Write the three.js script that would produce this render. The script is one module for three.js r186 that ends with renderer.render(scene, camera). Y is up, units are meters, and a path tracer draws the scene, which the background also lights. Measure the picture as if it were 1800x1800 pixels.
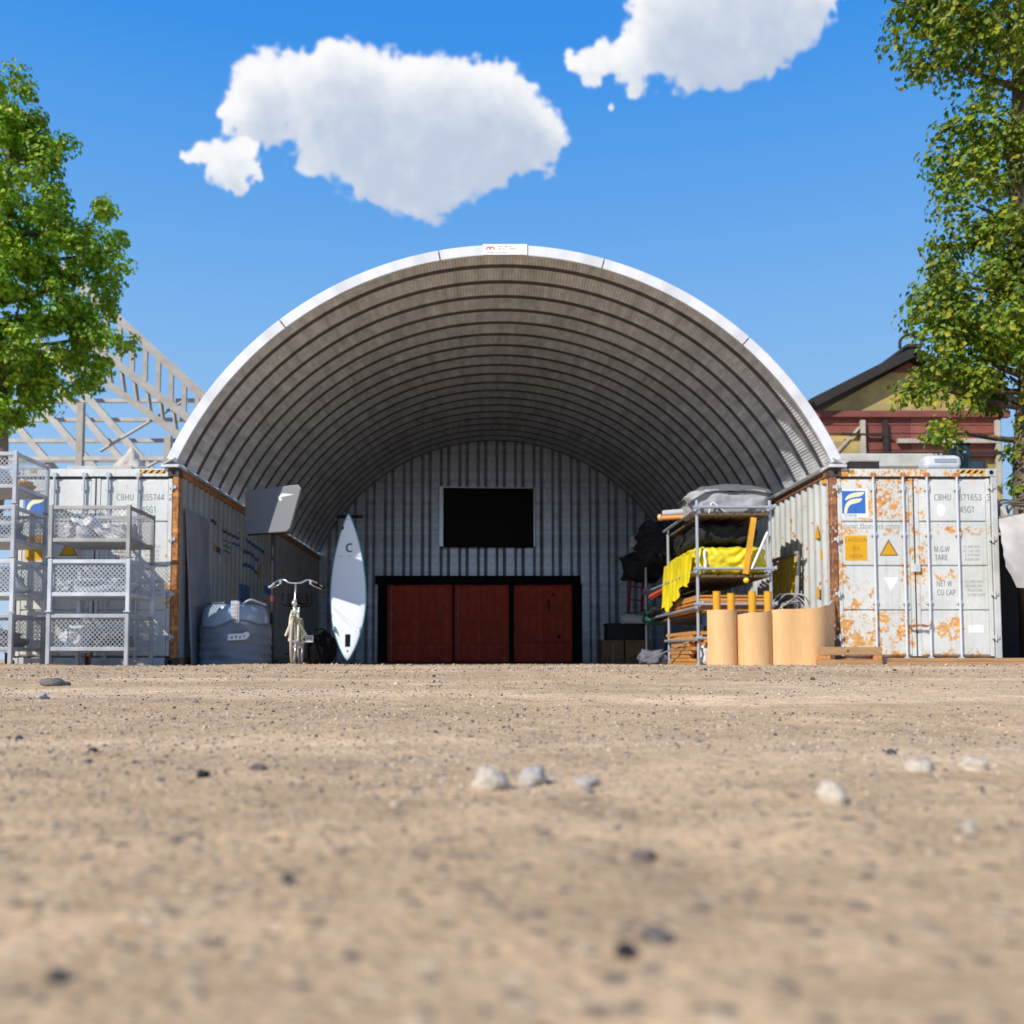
import * as THREE from 'three';
import { mergeGeometries, mergeVertices } from 'three/addons/utils/BufferGeometryUtils.js';
import { RoundedBoxGeometry } from 'three/addons/geometries/RoundedBoxGeometry.js';
import { ImprovedNoise } from 'three/addons/math/ImprovedNoise.js';

// ------------------------------------------------------------------ camera, sky, sun, exposure
const PITCH = THREE.MathUtils.degToRad(3.4);
const scene = new THREE.Scene();
const camera = new THREE.PerspectiveCamera(2 * THREE.MathUtils.radToDeg(Math.atan(900 / 1650)), 1, 0.02, 3000);
camera.position.set(0, 0.10, 13.64);
camera.rotation.set(PITCH, 0, 0);
camera.setViewOffset(1800, 1800, 50, -161, 1800, 1800);   // the lens is shifted: the horizon lies low in the frame
camera.focus = 5.2;
camera.userData.fStop = 3.0;
scene.add(camera);

const renderer = new THREE.WebGLRenderer({ antialias: true });
renderer.setSize(1024, 1024);
renderer.toneMapping = THREE.LinearToneMapping;
renderer.toneMappingExposure = 1.12;
renderer.shadowMap.enabled = true;

const SUN_DIR = new THREE.Vector3(-1, 1.08, 1.0).normalize();
const sun = new THREE.DirectionalLight(new THREE.Color().setRGB(1, 0.94, 0.85), 4.5);
sun.name = 'sun';
sun.position.copy(SUN_DIR).multiplyScalar(60);
sun.castShadow = true;
sun.shadow.mapSize.set(4096, 4096);
Object.assign(sun.shadow.camera, { left: -22, right: 22, top: 22, bottom: -22, near: 1, far: 140 });
scene.add(sun, sun.target);

// ------------------------------------------------------------------ noise and chance
function rng(seed) { let a = seed >>> 0; return () => { a = (a + 0x6D2B79F5) | 0; let t = Math.imul(a ^ (a >>> 15), 1 | a); t = (t + Math.imul(t ^ (t >>> 7), 61 | t)) ^ t; return ((t ^ (t >>> 14)) >>> 0) / 4294967296; }; }
const { random: systemRandom } = Math; const fixed = rng(11); Math.random = fixed;
const perlin = new ImprovedNoise();
Math.random = systemRandom;
function fbm(x, y, z = 0, oct = 4) { let s = 0, a = 0.5, f = 1; for (let i = 0; i < oct; i++) { s += a * perlin.noise(x * f + i * 17.3, y * f - i * 9.1, z * f + i * 4.7); a *= 0.5; f *= 2.03; } return s; }   // about -0.5..0.5
const clamp = (x, a = 0, b = 1) => Math.min(b, Math.max(a, x));
const smooth = (a, b, x) => { const t = clamp((x - a) / (b - a)); return t * t * (3 - 2 * t); };
const mix = (a, b, t) => a + (b - a) * t;
// tiling value noise for textures
function hash2(x, y, s) { let h = Math.imul(x, 374761393) + Math.imul(y, 668265263) + Math.imul(s, 2147483647 - 77731); h = Math.imul(h ^ (h >>> 13), 1274126177); return ((h ^ (h >>> 16)) >>> 0) / 4294967296; }
function vnoise(x, y, px, py, s) {
  const xi = Math.floor(x), yi = Math.floor(y), fx = x - xi, fy = y - yi, ux = fx * fx * (3 - 2 * fx), uy = fy * fy * (3 - 2 * fy);
  const x0 = ((xi % px) + px) % px, x1 = (x0 + 1) % px, y0 = ((yi % py) + py) % py, y1 = (y0 + 1) % py;
  return mix(mix(hash2(x0, y0, s), hash2(x1, y0, s), ux), mix(hash2(x0, y1, s), hash2(x1, y1, s), ux), uy);
}
function tfbm(u, v, fx, fy, oct, s, gain = 0.5) { let r = 0, a = 1, n = 0; for (let i = 0; i < oct; i++) { r += a * vnoise(u * fx, v * fy, fx, fy, s + i * 31); n += a; a *= gain; fx *= 2; fy *= 2; } return r / n; }

// ------------------------------------------------------------------ the sky: air and clouds
function skyTexture() {
  const W = 4096, H = 2048, data = new Float32Array(W * H * 4);
  const cs = Math.cos(PITCH), sn = Math.sin(PITCH);
  // elevation (deg) -> linear colour
  const stops = [[0, .50, .66, .86], [6, .42, .61, .85], [12, .30, .53, .85], [18, .225, .475, .85], [25, .135, .390, .835], [34, .048, .290, .815], [50, .030, .215, .68], [90, .022, .160, .56]];
  const air = (el) => { for (let i = 1; i < stops.length; i++) if (el <= stops[i][0]) { const a = stops[i - 1], b = stops[i], t = (el - a[0]) / (b[0] - a[0]); return [mix(a[1], b[1], t), mix(a[2], b[2], t), mix(a[3], b[3], t)]; } return stops[stops.length - 1].slice(1); };
  const banks = [
    { box: [290, 40, 1060, 400], blobs: [[462, 138, 58], [440, 185, 52], [450, 222, 44], [560, 140, 66], [592, 120, 44], [660, 152, 66], [742, 160, 62], [805, 158, 54], [872, 168, 52], [905, 205, 64], [962, 222, 40], [955, 262, 42], [600, 215, 96], [720, 225, 104], [820, 245, 96], [700, 285, 72], [612, 262, 56], [545, 285, 26], [650, 330, 26], [656, 352, 12], [760, 325, 46], [740, 300, 62], [865, 285, 52], [398, 196, 10]], cut: .0 },
    { box: [280, 215, 500, 350], blobs: [[385, 274, 34], [440, 268, 24], [343, 278, 17], [402, 300, 30], [414, 318, 14], [322, 270, 10], [446, 300, 14]], cut: .03 },
    { box: [950, -160, 1520, 215], blobs: [[1002, 108, 16], [1032, 106, 24], [1062, 100, 30], [1044, 142, 14], [1064, 184, 9], [1118, 116, 42], [1132, 62, 38], [1162, 38, 50], [1232, 58, 80], [1302, 38, 84], [1378, 16, 72], [1425, -20, 60], [1206, 118, 46], [1282, 106, 46], [1346, 76, 46], [1150, 14, 42], [1300, -60, 90], [1200, -40, 60], [1118, 154, 16]], cut: .02 },
  ];
  const field = (c, x, y) => {
    const wx = 15 * fbm(x / 74, y / 74, 3.1, 4) + 7 * fbm(x / 20, y / 20, 8.2, 3), wy = 15 * fbm(x / 74, y / 74, 12.7, 4) + 7 * fbm(x / 20, y / 20, 21.2, 3);
    let f = 0; const X = x + 2.2 * wx, Y = y + 2.2 * wy;
    for (const [bx, by, r] of c.blobs) { const q = ((X - bx) ** 2 + (Y - by) ** 2) / (r * r); if (q < 5) f += Math.exp(-q * 1.25); }
    const puff = 1 - 2.2 * Math.abs(perlin.noise(x / 26, y / 26, 5.5)) ;
    return f + 0.16 * (puff - 0.5) + 0.32 * fbm(x / 30, y / 30, 1.3, 4) - c.cut;
  };
  const turns = [0, 63, 128, 187, 246, 301].map((d) => d * Math.PI / 180);
  for (let j = 0; j < H; j++) {
    const el = ((j + 0.5) / H - 0.5) * Math.PI, base = air(Math.max(0, el * 180 / Math.PI)), y = Math.sin(el), r = Math.cos(el);
    for (let i = 0; i < W; i++) {
      const k = (j * W + i) * 4; let R = base[0], G = base[1], B = base[2];
      if (el > 0.3 && el < 0.78) {
        const az = ((i + 0.5) / W - 0.5) * 2 * Math.PI;
        for (const turn of turns) {
          const a = az + turn, x = r * Math.cos(a), z = r * Math.sin(a), dep = -z * cs + y * sn;
          if (dep < 0.5) continue;
          const px = 850 + 1650 * x / dep, py = 1061 - 1650 * (y * cs + z * sn) / dep;
          for (const c of banks) {
            const [x0, y0, x1, y1] = c.box; if (px < x0 || px > x1 || py < y0 || py > y1) continue;
            const f = field(c, px, py), al = smooth(0.30, 0.62, f); if (al <= 0.003) continue;
            let above = 0; for (let s = 1; s <= 7; s++) above += clamp(field(c, px - s * 7, py - s * 17) - 0.25, 0, 1.3);
            const curl = fbm(px / 48, py / 48, 9.4, 4);
            const lit = clamp(1.04 * Math.exp(-0.19 * above) + 0.34 * curl + 0.10 * (1 - al), 0.18, 1.0);
            const cr = mix(.44, .97, lit), cg = mix(.54, .97, lit), cb = mix(.71, .985, lit), t = al * (0.86 + 0.14 * smooth(.4, .9, f));
            R = mix(R, cr, t); G = mix(G, cg, t); B = mix(B, cb, t);
          }
        }
      }
      data[k] = R / 1.12; data[k + 1] = G / 1.12; data[k + 2] = B / 1.12; data[k + 3] = 1;
    }
  }
  const t = new THREE.DataTexture(data, W, H, THREE.RGBAFormat, THREE.FloatType);
  t.mapping = THREE.EquirectangularReflectionMapping; t.magFilter = THREE.LinearFilter; t.minFilter = THREE.LinearFilter; t.needsUpdate = true;
  return t;
}
const sky = skyTexture();
scene.background = sky; scene.environment = sky;

// ------------------------------------------------------------------ helpers
const taken = {};
function numbered(n) { if (taken[n] === undefined) { taken[n] = 0; return n; } return n + '_' + String(++taken[n]).padStart(3, '0'); }
function shade(o) { o.castShadow = o.receiveShadow = true; return o; }
function thing(name, label, category, pos = [0, 0, 0], turn = 0, group) {
  const o = new THREE.Group(); o.name = numbered(name); o.position.set(...pos); o.rotation.y = turn;
  o.userData = { label, category, kind: 'thing' }; if (group) o.userData.group = group; scene.add(o); return o;
}
function part(parent, name, geo, m, label) {
  const g = Array.isArray(geo) ? join(geo) : geo, o = shade(new THREE.Mesh(g, m));
  o.name = parent ? name : numbered(name); if (label) o.userData.label = label; (parent || scene).add(o); return o;
}
function solo(name, label, category, geo, m, pos, group) { const o = part(null, name, geo, m); o.userData = { label, category, kind: 'thing' }; if (group) o.userData.group = group; if (pos) o.position.set(...pos); return o; }
function structure(name, geo, m, label) { const o = part(null, name, geo, m); o.userData = { kind: 'structure', label, category: name.replace(/_/g, ' ') }; return o; }
function join(list) {
  const l = list.map((g) => { let q = g.index ? g.toNonIndexed() : g; for (const k of Object.keys(q.attributes)) if (!['position', 'normal', 'uv'].includes(k)) q.deleteAttribute(k); return q; });
  return l.length === 1 ? l[0] : mergeGeometries(l);
}
// texture coordinates in metres, by the way each face points
function muv(g) {
  const q = g.index ? g.toNonIndexed() : g, p = q.attributes.position, uv = new Float32Array(p.count * 2);
  for (let i = 0; i < p.count; i += 3) {
    const ax = p.getX(i), ay = p.getY(i), az = p.getZ(i), ux = p.getX(i + 1) - ax, uy = p.getY(i + 1) - ay, uz = p.getZ(i + 1) - az, vx = p.getX(i + 2) - ax, vy = p.getY(i + 2) - ay, vz = p.getZ(i + 2) - az;
    const nx = Math.abs(uy * vz - uz * vy), ny = Math.abs(uz * vx - ux * vz), nz = Math.abs(ux * vy - uy * vx);
    for (let k = i; k < i + 3; k++) { const X = p.getX(k), Y = p.getY(k), Z = p.getZ(k); const [u, v] = nx >= ny && nx >= nz ? [Z, Y] : ny >= nz ? [X, Z] : [X, Y]; uv[2 * k] = u; uv[2 * k + 1] = v; }
  }
  q.setAttribute('uv', new THREE.BufferAttribute(uv, 2)); return q;
}
function place(g, x = 0, y = 0, z = 0, rx = 0, ry = 0, rz = 0) { if (rx) g.rotateX(rx); if (rz) g.rotateZ(rz); if (ry) g.rotateY(ry); return g.translate(x, y, z); }
function box(w, h, d, x, y, z, rx, ry, rz) { return place(muv(new THREE.BoxGeometry(w, h, d)), x, y, z, rx, ry, rz); }
function rbox(w, h, d, x, y, z, r = 0.006, rx, ry, rz) { return place(muv(new RoundedBoxGeometry(w, h, d, 1, Math.min(r, w / 2.1, h / 2.1, d / 2.1))), x, y, z, rx, ry, rz); }
function span(x0, x1, y0, y1, z0, z1, r = 0) { const a = [x1 - x0, y1 - y0, z1 - z0, (x0 + x1) / 2, (y0 + y1) / 2, (z0 + z1) / 2]; return r ? rbox(...a, r) : box(...a); }
const V = (x, y, z) => new THREE.Vector3(x, y, z);
function rod(a, b, r, seg = 10, r2 = r) {
  const A = V(...a), B = V(...b), d = B.clone().sub(A), g = new THREE.CylinderGeometry(r2, r, d.length(), seg, 1);
  g.applyQuaternion(new THREE.Quaternion().setFromUnitVectors(V(0, 1, 0), d.clone().normalize()));
  return g.translate(...A.add(B).multiplyScalar(0.5).toArray());
}
function beam(a, b, w, h) {   // a square bar from a to b
  const A = V(...a), B = V(...b), d = B.clone().sub(A), g = muv(new THREE.BoxGeometry(w, d.length(), h));
  g.applyQuaternion(new THREE.Quaternion().setFromUnitVectors(V(0, 1, 0), d.clone().normalize()));
  return g.translate(...A.add(B).multiplyScalar(0.5).toArray());
}
function tube(pts, r, seg = 24, rad = 7, closed = false) { return new THREE.TubeGeometry(new THREE.CatmullRomCurve3(pts.map((p) => V(...p)), closed), seg, r, rad, closed); }
function quads() {   // free quads with given normals or none
  const pos = [], uv = [], nor = [];
  return {
    quad(a, b, c, d, ua, ub, uc, ud, na, nb, nc, nd) {
      pos.push(...a, ...b, ...c, ...a, ...c, ...d); uv.push(...ua, ...ub, ...uc, ...ua, ...uc, ...ud);
      if (!na) { const n = V(b[0] - a[0], b[1] - a[1], b[2] - a[2]).cross(V(d[0] - a[0], d[1] - a[1], d[2] - a[2])).normalize().toArray(); na = nb = nc = nd = n; }
      else { const f = V(b[0] - a[0], b[1] - a[1], b[2] - a[2]).cross(V(d[0] - a[0], d[1] - a[1], d[2] - a[2])); if (f.x * na[0] + f.y * na[1] + f.z * na[2] < 0) [na, nb, nc, nd] = [na, nb, nc, nd].map((n) => n.map((w) => -w)); }
      nor.push(...na, ...nb, ...nc, ...na, ...nc, ...nd);
    },
    build() { const g = new THREE.BufferGeometry(); g.setAttribute('position', new THREE.Float32BufferAttribute(pos, 3)); g.setAttribute('normal', new THREE.Float32BufferAttribute(nor, 3)); g.setAttribute('uv', new THREE.Float32BufferAttribute(uv, 2)); return g; },
  };
}
function texture(w, h, fn, srgb = true, rep = [1, 1]) {
  const d = new Uint8Array(w * h * 4);
  for (let j = 0; j < h; j++) for (let i = 0; i < w; i++) { const c = fn((i + 0.5) / w, (j + 0.5) / h, i, j), k = (j * w + i) * 4; d[k] = clamp(c[0], 0, 255); d[k + 1] = clamp(c[1], 0, 255); d[k + 2] = clamp(c[2], 0, 255); d[k + 3] = c[3] ?? 255; }
  const t = new THREE.DataTexture(d, w, h); t.wrapS = t.wrapT = THREE.RepeatWrapping; t.magFilter = THREE.LinearFilter; t.minFilter = THREE.LinearMipmapLinearFilter; t.generateMipmaps = true; t.repeat.set(...rep);
  if (srgb) t.colorSpace = THREE.SRGBColorSpace; t.needsUpdate = true; return t;
}
const grey = (fn) => (u, v) => { const x = 255 * fn(u, v); return [x, x, x]; };
const lin = (r, g, b) => new THREE.Color().setRGB(r, g, b);
function mat(r, g, b, rough = 0.7, metal = 0, extra = {}) { return new THREE.MeshPhysicalMaterial({ color: lin(r, g, b), roughness: rough, metalness: metal, side: THREE.DoubleSide, ...extra }); }

// shared grain
const speckle = texture(512, 512, grey((u, v) => 0.84 + 0.18 * tfbm(u, v, 8, 8, 6, 5)), true, [0.8, 0.8]);              // tone variation for paint and plastics
const scuff = texture(512, 512, grey((u, v) => 0.55 + 0.6 * (tfbm(u, v, 5, 5, 6, 9) - 0.35)), false, [0.6, 0.6]);
const cloth = texture(256, 256, grey((u, v) => 0.5 + 0.3 * Math.sin(u * 256 * Math.PI / 2) * Math.sin(v * 256 * Math.PI / 2) + 0.3 * (tfbm(u, v, 8, 8, 4, 3) - 0.5)), false, [2, 2]);
const wood = (seed, dark, light, ringy = 0.3) => texture(256, 1024, (u, v) => {
  const bend = tfbm(u, v, 3, 2, 3, seed), ring = 0.5 + 0.5 * Math.sin((u * 16 + bend * 7) * Math.PI * 2), fine = tfbm(u, v, 96, 6, 3, seed + 7), spot = tfbm(u, v, 4, 3, 4, seed + 3), t = clamp(ringy * ring + 0.5 * fine + 0.45 * spot - 0.1 + 0.2 * (0.3 - ringy));
  return [mix(dark[0], light[0], t), mix(dark[1], light[1], t), mix(dark[2], light[2], t)];
});
// ------------------------------------------------------------------ the ground
function groundHeight(x, z) {
  const d = 13.64 - z;                                               // distance ahead of the spot the photograph was taken from
  let y = -0.082 * (1 - smooth(2.2, 9.5, d)) - 0.004;
  y += 0.030 * smooth(9.8, 11.6, d) * (1 - smooth(12.2, 13.4, d)) * (1 + 0.4 * perlin.noise(x * 0.5, 0.3, 7.7));   // a low swell of packed earth before the shed
  const wild = (1 - smooth(11.5, 13.2, d)) ;
  y += wild * (0.022 * perlin.noise(x * 0.45, z * 0.6, 1.5) + 0.010 * perlin.noise(x * 1.7, z * 2.1, 4.5)) * smooth(0.8, 3, d);
  if (d < 14) y += (0.0030 * perlin.noise(x * 9, z * 9, 2.2) + 0.0016 * perlin.noise(x * 27, z * 27, 3.3) + 0.0009 * perlin.noise(x * 70, z * 70, 6.1)) * (0.25 + 0.75 * wild);
  return y;
}
{
  const NX = 520, NZ = 760, pos = new Float32Array(NX * NZ * 3), uv = new Float32Array(NX * NZ * 2), col = new Float32Array(NX * NZ * 3), idx = [];
  const wx = (u) => 0.35 * Math.sinh(u * Math.asinh(1400 / 0.35)), wz = (u) => 13.0 - 0.28 * Math.sinh(u * Math.asinh(1400 / 0.28));
  for (let j = 0; j < NZ; j++) for (let i = 0; i < NX; i++) {
    const x = wx((i / (NX - 1)) * 2 - 1), z = wz(mix(-0.62, 1, j / (NZ - 1))), k = j * NX + i;
    pos.set([x, groundHeight(x, z), z], k * 3); uv.set([x, z], k * 2);
    const patch = fbm(x * 0.55 + 3, z * 0.8, 2.2, 4), fineP = fbm(x * 5, z * 5, 4.4, 4), pale = smooth(0.05, 0.3, fbm(x * 0.32 - 5, z * 0.9 + 2, 7.1, 4) + 0.55 * Math.exp(-(((x - 3.6) / 3.2) ** 2) - (((z - 8.6) / 1.1) ** 2)));
    const t = 1 + 0.30 * patch + 0.22 * fineP;
    col.set([t * mix(1, 1.26, pale), t * mix(0.985, 1.27, pale), t * mix(0.95, 1.30, pale)], k * 3);
  }
  for (let j = 0; j < NZ - 1; j++) for (let i = 0; i < NX - 1; i++) { const a = j * NX + i, b = a + 1, c = a + NX, d = c + 1; idx.push(a, b, d, a, d, c); }
  const g = new THREE.BufferGeometry(); g.setAttribute('position', new THREE.BufferAttribute(pos, 3)); g.setAttribute('uv', new THREE.BufferAttribute(uv, 2)); g.setAttribute('color', new THREE.BufferAttribute(col, 3)); g.setIndex(idx); g.computeVertexNormals();
  const S = 1024, height = new Float32Array(S * S), kind = new Float32Array(S * S);
  for (let j = 0; j < S; j++) for (let i = 0; i < S; i++) { const u = i / S, v = j / S, k = j * S + i; height[k] = 0.45 * tfbm(u, v, 24, 24, 5, 61) + 0.55 * tfbm(u, v, 160, 160, 2, 65); kind[k] = tfbm(u, v, 12, 12, 5, 71); }
  const R = rng(5);
  for (let n = 0; n < 9000; n++) {                                   // grit pressed into the earth
    const cx = R() * S, cy = R() * S, r = 1.2 + 5.5 * R() ** 4, h = 0.25 + 0.5 * R(), tone = R();
    for (let y = Math.floor(cy - r); y <= cy + r; y++) for (let x = Math.floor(cx - r); x <= cx + r; x++) { const q = ((x - cx) ** 2 + (y - cy) ** 2) / (r * r); if (q < 1) { const k = ((y + S) % S) * S + ((x + S) % S); height[k] = Math.max(height[k], 0.45 + h * Math.sqrt(1 - q)); kind[k] = 2 + tone; } }
  }
  const cols = [[206, 180, 146], [188, 162, 130], [160, 142, 120], [216, 192, 158], [194, 162, 126], [132, 118, 104]];
  const map = texture(S, S, (u, v, i, j) => { const k = j * S + i, h = height[k], q = kind[k]; if (q >= 2) { const c = cols[Math.floor((q - 2) * 5.99)]; const s = 0.95; return c.map((x) => x * s); } const t = 0.80 + 0.32 * (h) + 0.22 * (q - 0.5); return [206 * t, 175 * t, 138 * t]; }, true, [0.7, 0.7]);
  const bump = texture(S, S, (u, v, i, j) => { const x = 255 * clamp(height[j * S + i] * 0.8); return [x, x, x]; }, false, [0.7, 0.7]);
  structure('ground', g, mat(0.97, 0.95, 0.93, 0.96, 0, { map, bumpMap: bump, bumpScale: 0.006, vertexColors: true, specularIntensity: 0.25 }), 'bare sandy earth yard strewn with grit and small stones');
}
// stones: loose gravel as one mass, the big ones as things
function stoneGeo(seed, detail, flat = 0.7) {
  let g = mergeVertices(new THREE.IcosahedronGeometry(1, detail).deleteAttribute('normal').deleteAttribute('uv')); const p = g.attributes.position;
  for (let i = 0; i < p.count; i++) { const v = V(p.getX(i), p.getY(i), p.getZ(i)), n = 1 + 0.55 * perlin.noise(v.x * 1.3 + seed * 7.7, v.y * 1.3, v.z * 1.3 + seed) + 0.14 * perlin.noise(v.x * 4 + seed, v.y * 4, v.z * 4); p.setXYZ(i, v.x * n, v.y * n * flat, v.z * n * 0.86); }
  g.computeVertexNormals(); return detail > 1 ? muv(g) : g;
}
{
  const R = rng(77), stone = mat(1, 1, 1, 0.92, 0, { specularIntensity: 0.3 });
  const tones = [[.48, .38, .26], [.38, .31, .23], [.27, .235, .20], [.54, .45, .34], [.42, .32, .22], [.15, .14, .14], [.07, .065, .07], [.45, .37, .28], [.47, .39, .30]];
  const M = new THREE.Matrix4(), Q = new THREE.Quaternion(), E = new THREE.Euler(), C = new THREE.Color();
  for (let variant = 0; variant < 3; variant++) {
    const N = 20000, o = shade(new THREE.InstancedMesh(stoneGeo(variant + 1, variant ? 0 : 1, 0.62), stone, N));
    for (let n = 0; n < N; n++) {
      const d = 0.5 + 0.25 * 0 + 12.6 * Math.pow(R(), 1.6), half = 0.25 + 0.62 * d, x = mix(-half, half, R()), z = 13.64 - d;
      let s = (0.0012 + 0.0042 * Math.pow(R(), 3.2)) * (0.55 + 0.2 * d) ; if (R() < 0.014) s *= 2.1; if (d < 1.5) s *= mix(0.35, 1, smooth(0.6, 1.5, d)); s = Math.min(s, 0.022);
      if (fbm(x * 0.9, z * 0.9, 5.5, 3) + 0.35 * (R() - 0.5) < -0.06) s *= 0.45;
      E.set(R() * 6, R() * 6, R() * 0.6); Q.setFromEuler(E);
      M.compose(V(x, groundHeight(x, z) + s * 0.12, z), Q, V(s, s, s)); o.setMatrixAt(n, M);
      const c = tones[Math.floor(R() * tones.length)], b = 0.8 + 0.4 * R(); o.setColorAt(n, C.setRGB(c[0] * b, c[1] * b, c[2] * b));
    }
    o.name = ['gravel', 'grit', 'chippings'][variant]; o.userData = { kind: 'stuff', label: ['fine rounded gravel scattered over the earth yard', 'small angular grit scattered over the earth yard', 'broken stone chippings scattered over the earth yard'][variant], category: 'gravel' }; scene.add(o);
  }
  // x, distance ahead, half width, flatness, tone, label
  const pale = [.62, .53, .42], ash = [.50, .45, .40], dark = [.05, .047, .05], mid = [.2, .17, .15];
  const big = [
    [0.010, 1.36, .026, .8, pale, 'cream rounded stone in the middle of the yard, nearest the centre line'],
    [0.075, 1.42, .024, .8, ash, 'grey rounded stone just right of the cream centre stone'],
    [0.150, 1.40, .020, .55, ash, 'flat grey stone second to the right of the cream centre stone'],
    [0.455, 1.24, .021, .95, pale, 'upright pale stone standing clear in the right half of the yard'],
    [0.735, 1.60, .026, .5, pale, 'flat oblong cream stone, left of the row of three at right'],
    [0.825, 1.60, .023, .75, pale, 'rounded cream stone, middle of the row of three at right'],
    [0.900, 1.52, .036, .35, pale, 'long flat pale stone at the right edge of the yard'],
    [0.520, 1.02, .010, .8, pale, 'tiny cream pebble in front of the upright pale stone'],
    [0.090, 0.605, .008, .8, dark, 'black blurred lump in the near foreground, right of centre'],
    [0.115, 0.640, .012, .5, mid, 'grey blurred clod lying beside the black foreground lump'],
    [-0.250, 0.560, .007, .8, mid, 'brown blurred lump low in the foreground, left of centre'],
    [-0.440, 0.640, .011, .6, mid, 'dark blurred clod in the foreground near the left edge'],
    [-0.165, 0.80, .006, .8, mid, 'small dark blurred pebble in the foreground, centre left'],
    [0.150, 0.90, .012, .5, mid, 'flat dark chip in the foreground, right of centre'],
    [-0.445, 1.50, .011, .8, dark, 'black stone in the left half of the yard, larger of a pair'],
    [-0.375, 1.58, .014, .5, mid, 'dark flat stone right of the black stone in the yard'],
    [-1.85, 3.95, .030, .7, ash, 'white lump of rubble far left before the basket stacks'],
    [-2.55, 5.6, .075, .45, mid, 'dark crumpled lump of dirt far left before the basket stacks'],
  ];
  big.forEach(([x, d, s, flat, c, label], i) => {
    const z = 13.64 - d, o = part(null, 'stone', stoneGeo(20 + i * 3, 2, flat), mat(...c, 0.9, 0, { map: speckle, bumpMap: scuff, bumpScale: 0.01, specularIntensity: 0.3 }));
    o.scale.setScalar(s); o.position.set(x, groundHeight(x, z) + s * flat * 0.32, z); o.rotation.y = i * 1.7; o.userData = { label, category: 'stone', kind: 'thing', group: 'larger stones lying in the yard' };
  });
}

// ------------------------------------------------------------------ the arched shed
const AX = 0.30, AY = 0.834, RI = 5.27, RO = 5.42, BACK = -12.1;
const crimp = texture(8, 128, grey((u, v) => 0.5 + 0.5 * Math.sin(v * Math.PI * 16)), false, [1, 2.6]);
const streak = texture(256, 256, grey((u, v) => 0.70 + 0.22 * tfbm(u, v, 3, 24, 4, 15) + 0.16 * tfbm(u, v, 40, 40, 2, 18)), true, [0.35, 0.35]);
const steel = mat(0.80, 0.83, 0.87, 0.46, 0.55, { map: streak, bumpMap: crimp, bumpScale: 0.008 });
const shadedSteel = mat(0.17, 0.165, 0.16, 0.6, 0.3, { map: streak });  // shade of the downward rib flats, put into a darker steel colour
const wallSteel = mat(0.60, 0.63, 0.68, 0.36, 0.6, { map: streak });
const white = mat(0.80, 0.81, 0.83, 0.45, 0, { map: speckle });
const black = mat(0.010, 0.010, 0.012, 0.7, 0, { map: speckle, specularIntensity: 0.3 });
structure('added_floor', box(9.5, 0.06, 11.3, 0.31, -0.026, -6.3), mat(0.25, 0.24, 0.225, 0.85, 0, { map: speckle, bumpMap: scuff, bumpScale: 0.006 }), 'unseen concrete floor slab added to darken the inside of the arched shed');  // unseen slab, added to cut the bounce light under the arch
const shed = thing('arched_shed', 'open fronted arched steel shed of ribbed grey panels spanning the two containers', 'shed');
function archSheet(profile, a0, a1, n, uvScale = 1) {   // profile of [z, r], swept over angles from straight up
  const q = quads();
  for (let i = 0; i < profile.length - 1; i++) {
    const [z0, r0] = profile[i], [z1, r1] = profile[i + 1], L = Math.hypot(z1 - z0, r1 - r0), nz = -(r1 - r0) / L, nr = (z1 - z0) / L;
    for (let k = 0; k < n; k++) {
      const A = mix(a0, a1, k / n), B = mix(a0, a1, (k + 1) / n), P = (z, r, a) => [AX + r * Math.sin(a), AY + r * Math.cos(a), z], Nn = (a) => [nr * Math.sin(a), nr * Math.cos(a), nz];
      q.quad(P(z0, r0, A), P(z1, r1, A), P(z1, r1, B), P(z0, r0, B), [z0, A * RI], [z1, A * RI], [z1, B * RI], [z0, B * RI], Nn(A), Nn(A), Nn(B), Nn(B));
    }
  }
  return q.build();
}
const AL = -1.148, AR = 1.148, PITCHZ = 12.05 / 20;
for (let k = 0; k < 20; k++) {   // one rolled arch after another
  const z = -0.045 - k * PITCHZ, b = z - PITCHZ;
  part(shed, 'arch_panel', archSheet([[z, RI + 0.15], [z - 0.05, RI + 0.15], [z - 0.265, RI]], AL, AR, 72), steel);
  part(shed, 'arch_rear_flank', archSheet([[z - 0.395, RI], [b, RI + 0.15]], AL, AR, 72), steel);
  part(shed, 'shaded_flat', archSheet([[z - 0.265, RI], [z - 0.268, RI - 0.006], [z - 0.392, RI - 0.006], [z - 0.395, RI]], AL, AR, 72), shadedSteel, 'inner rib flat with shade painted into its steel colour');
}
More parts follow.
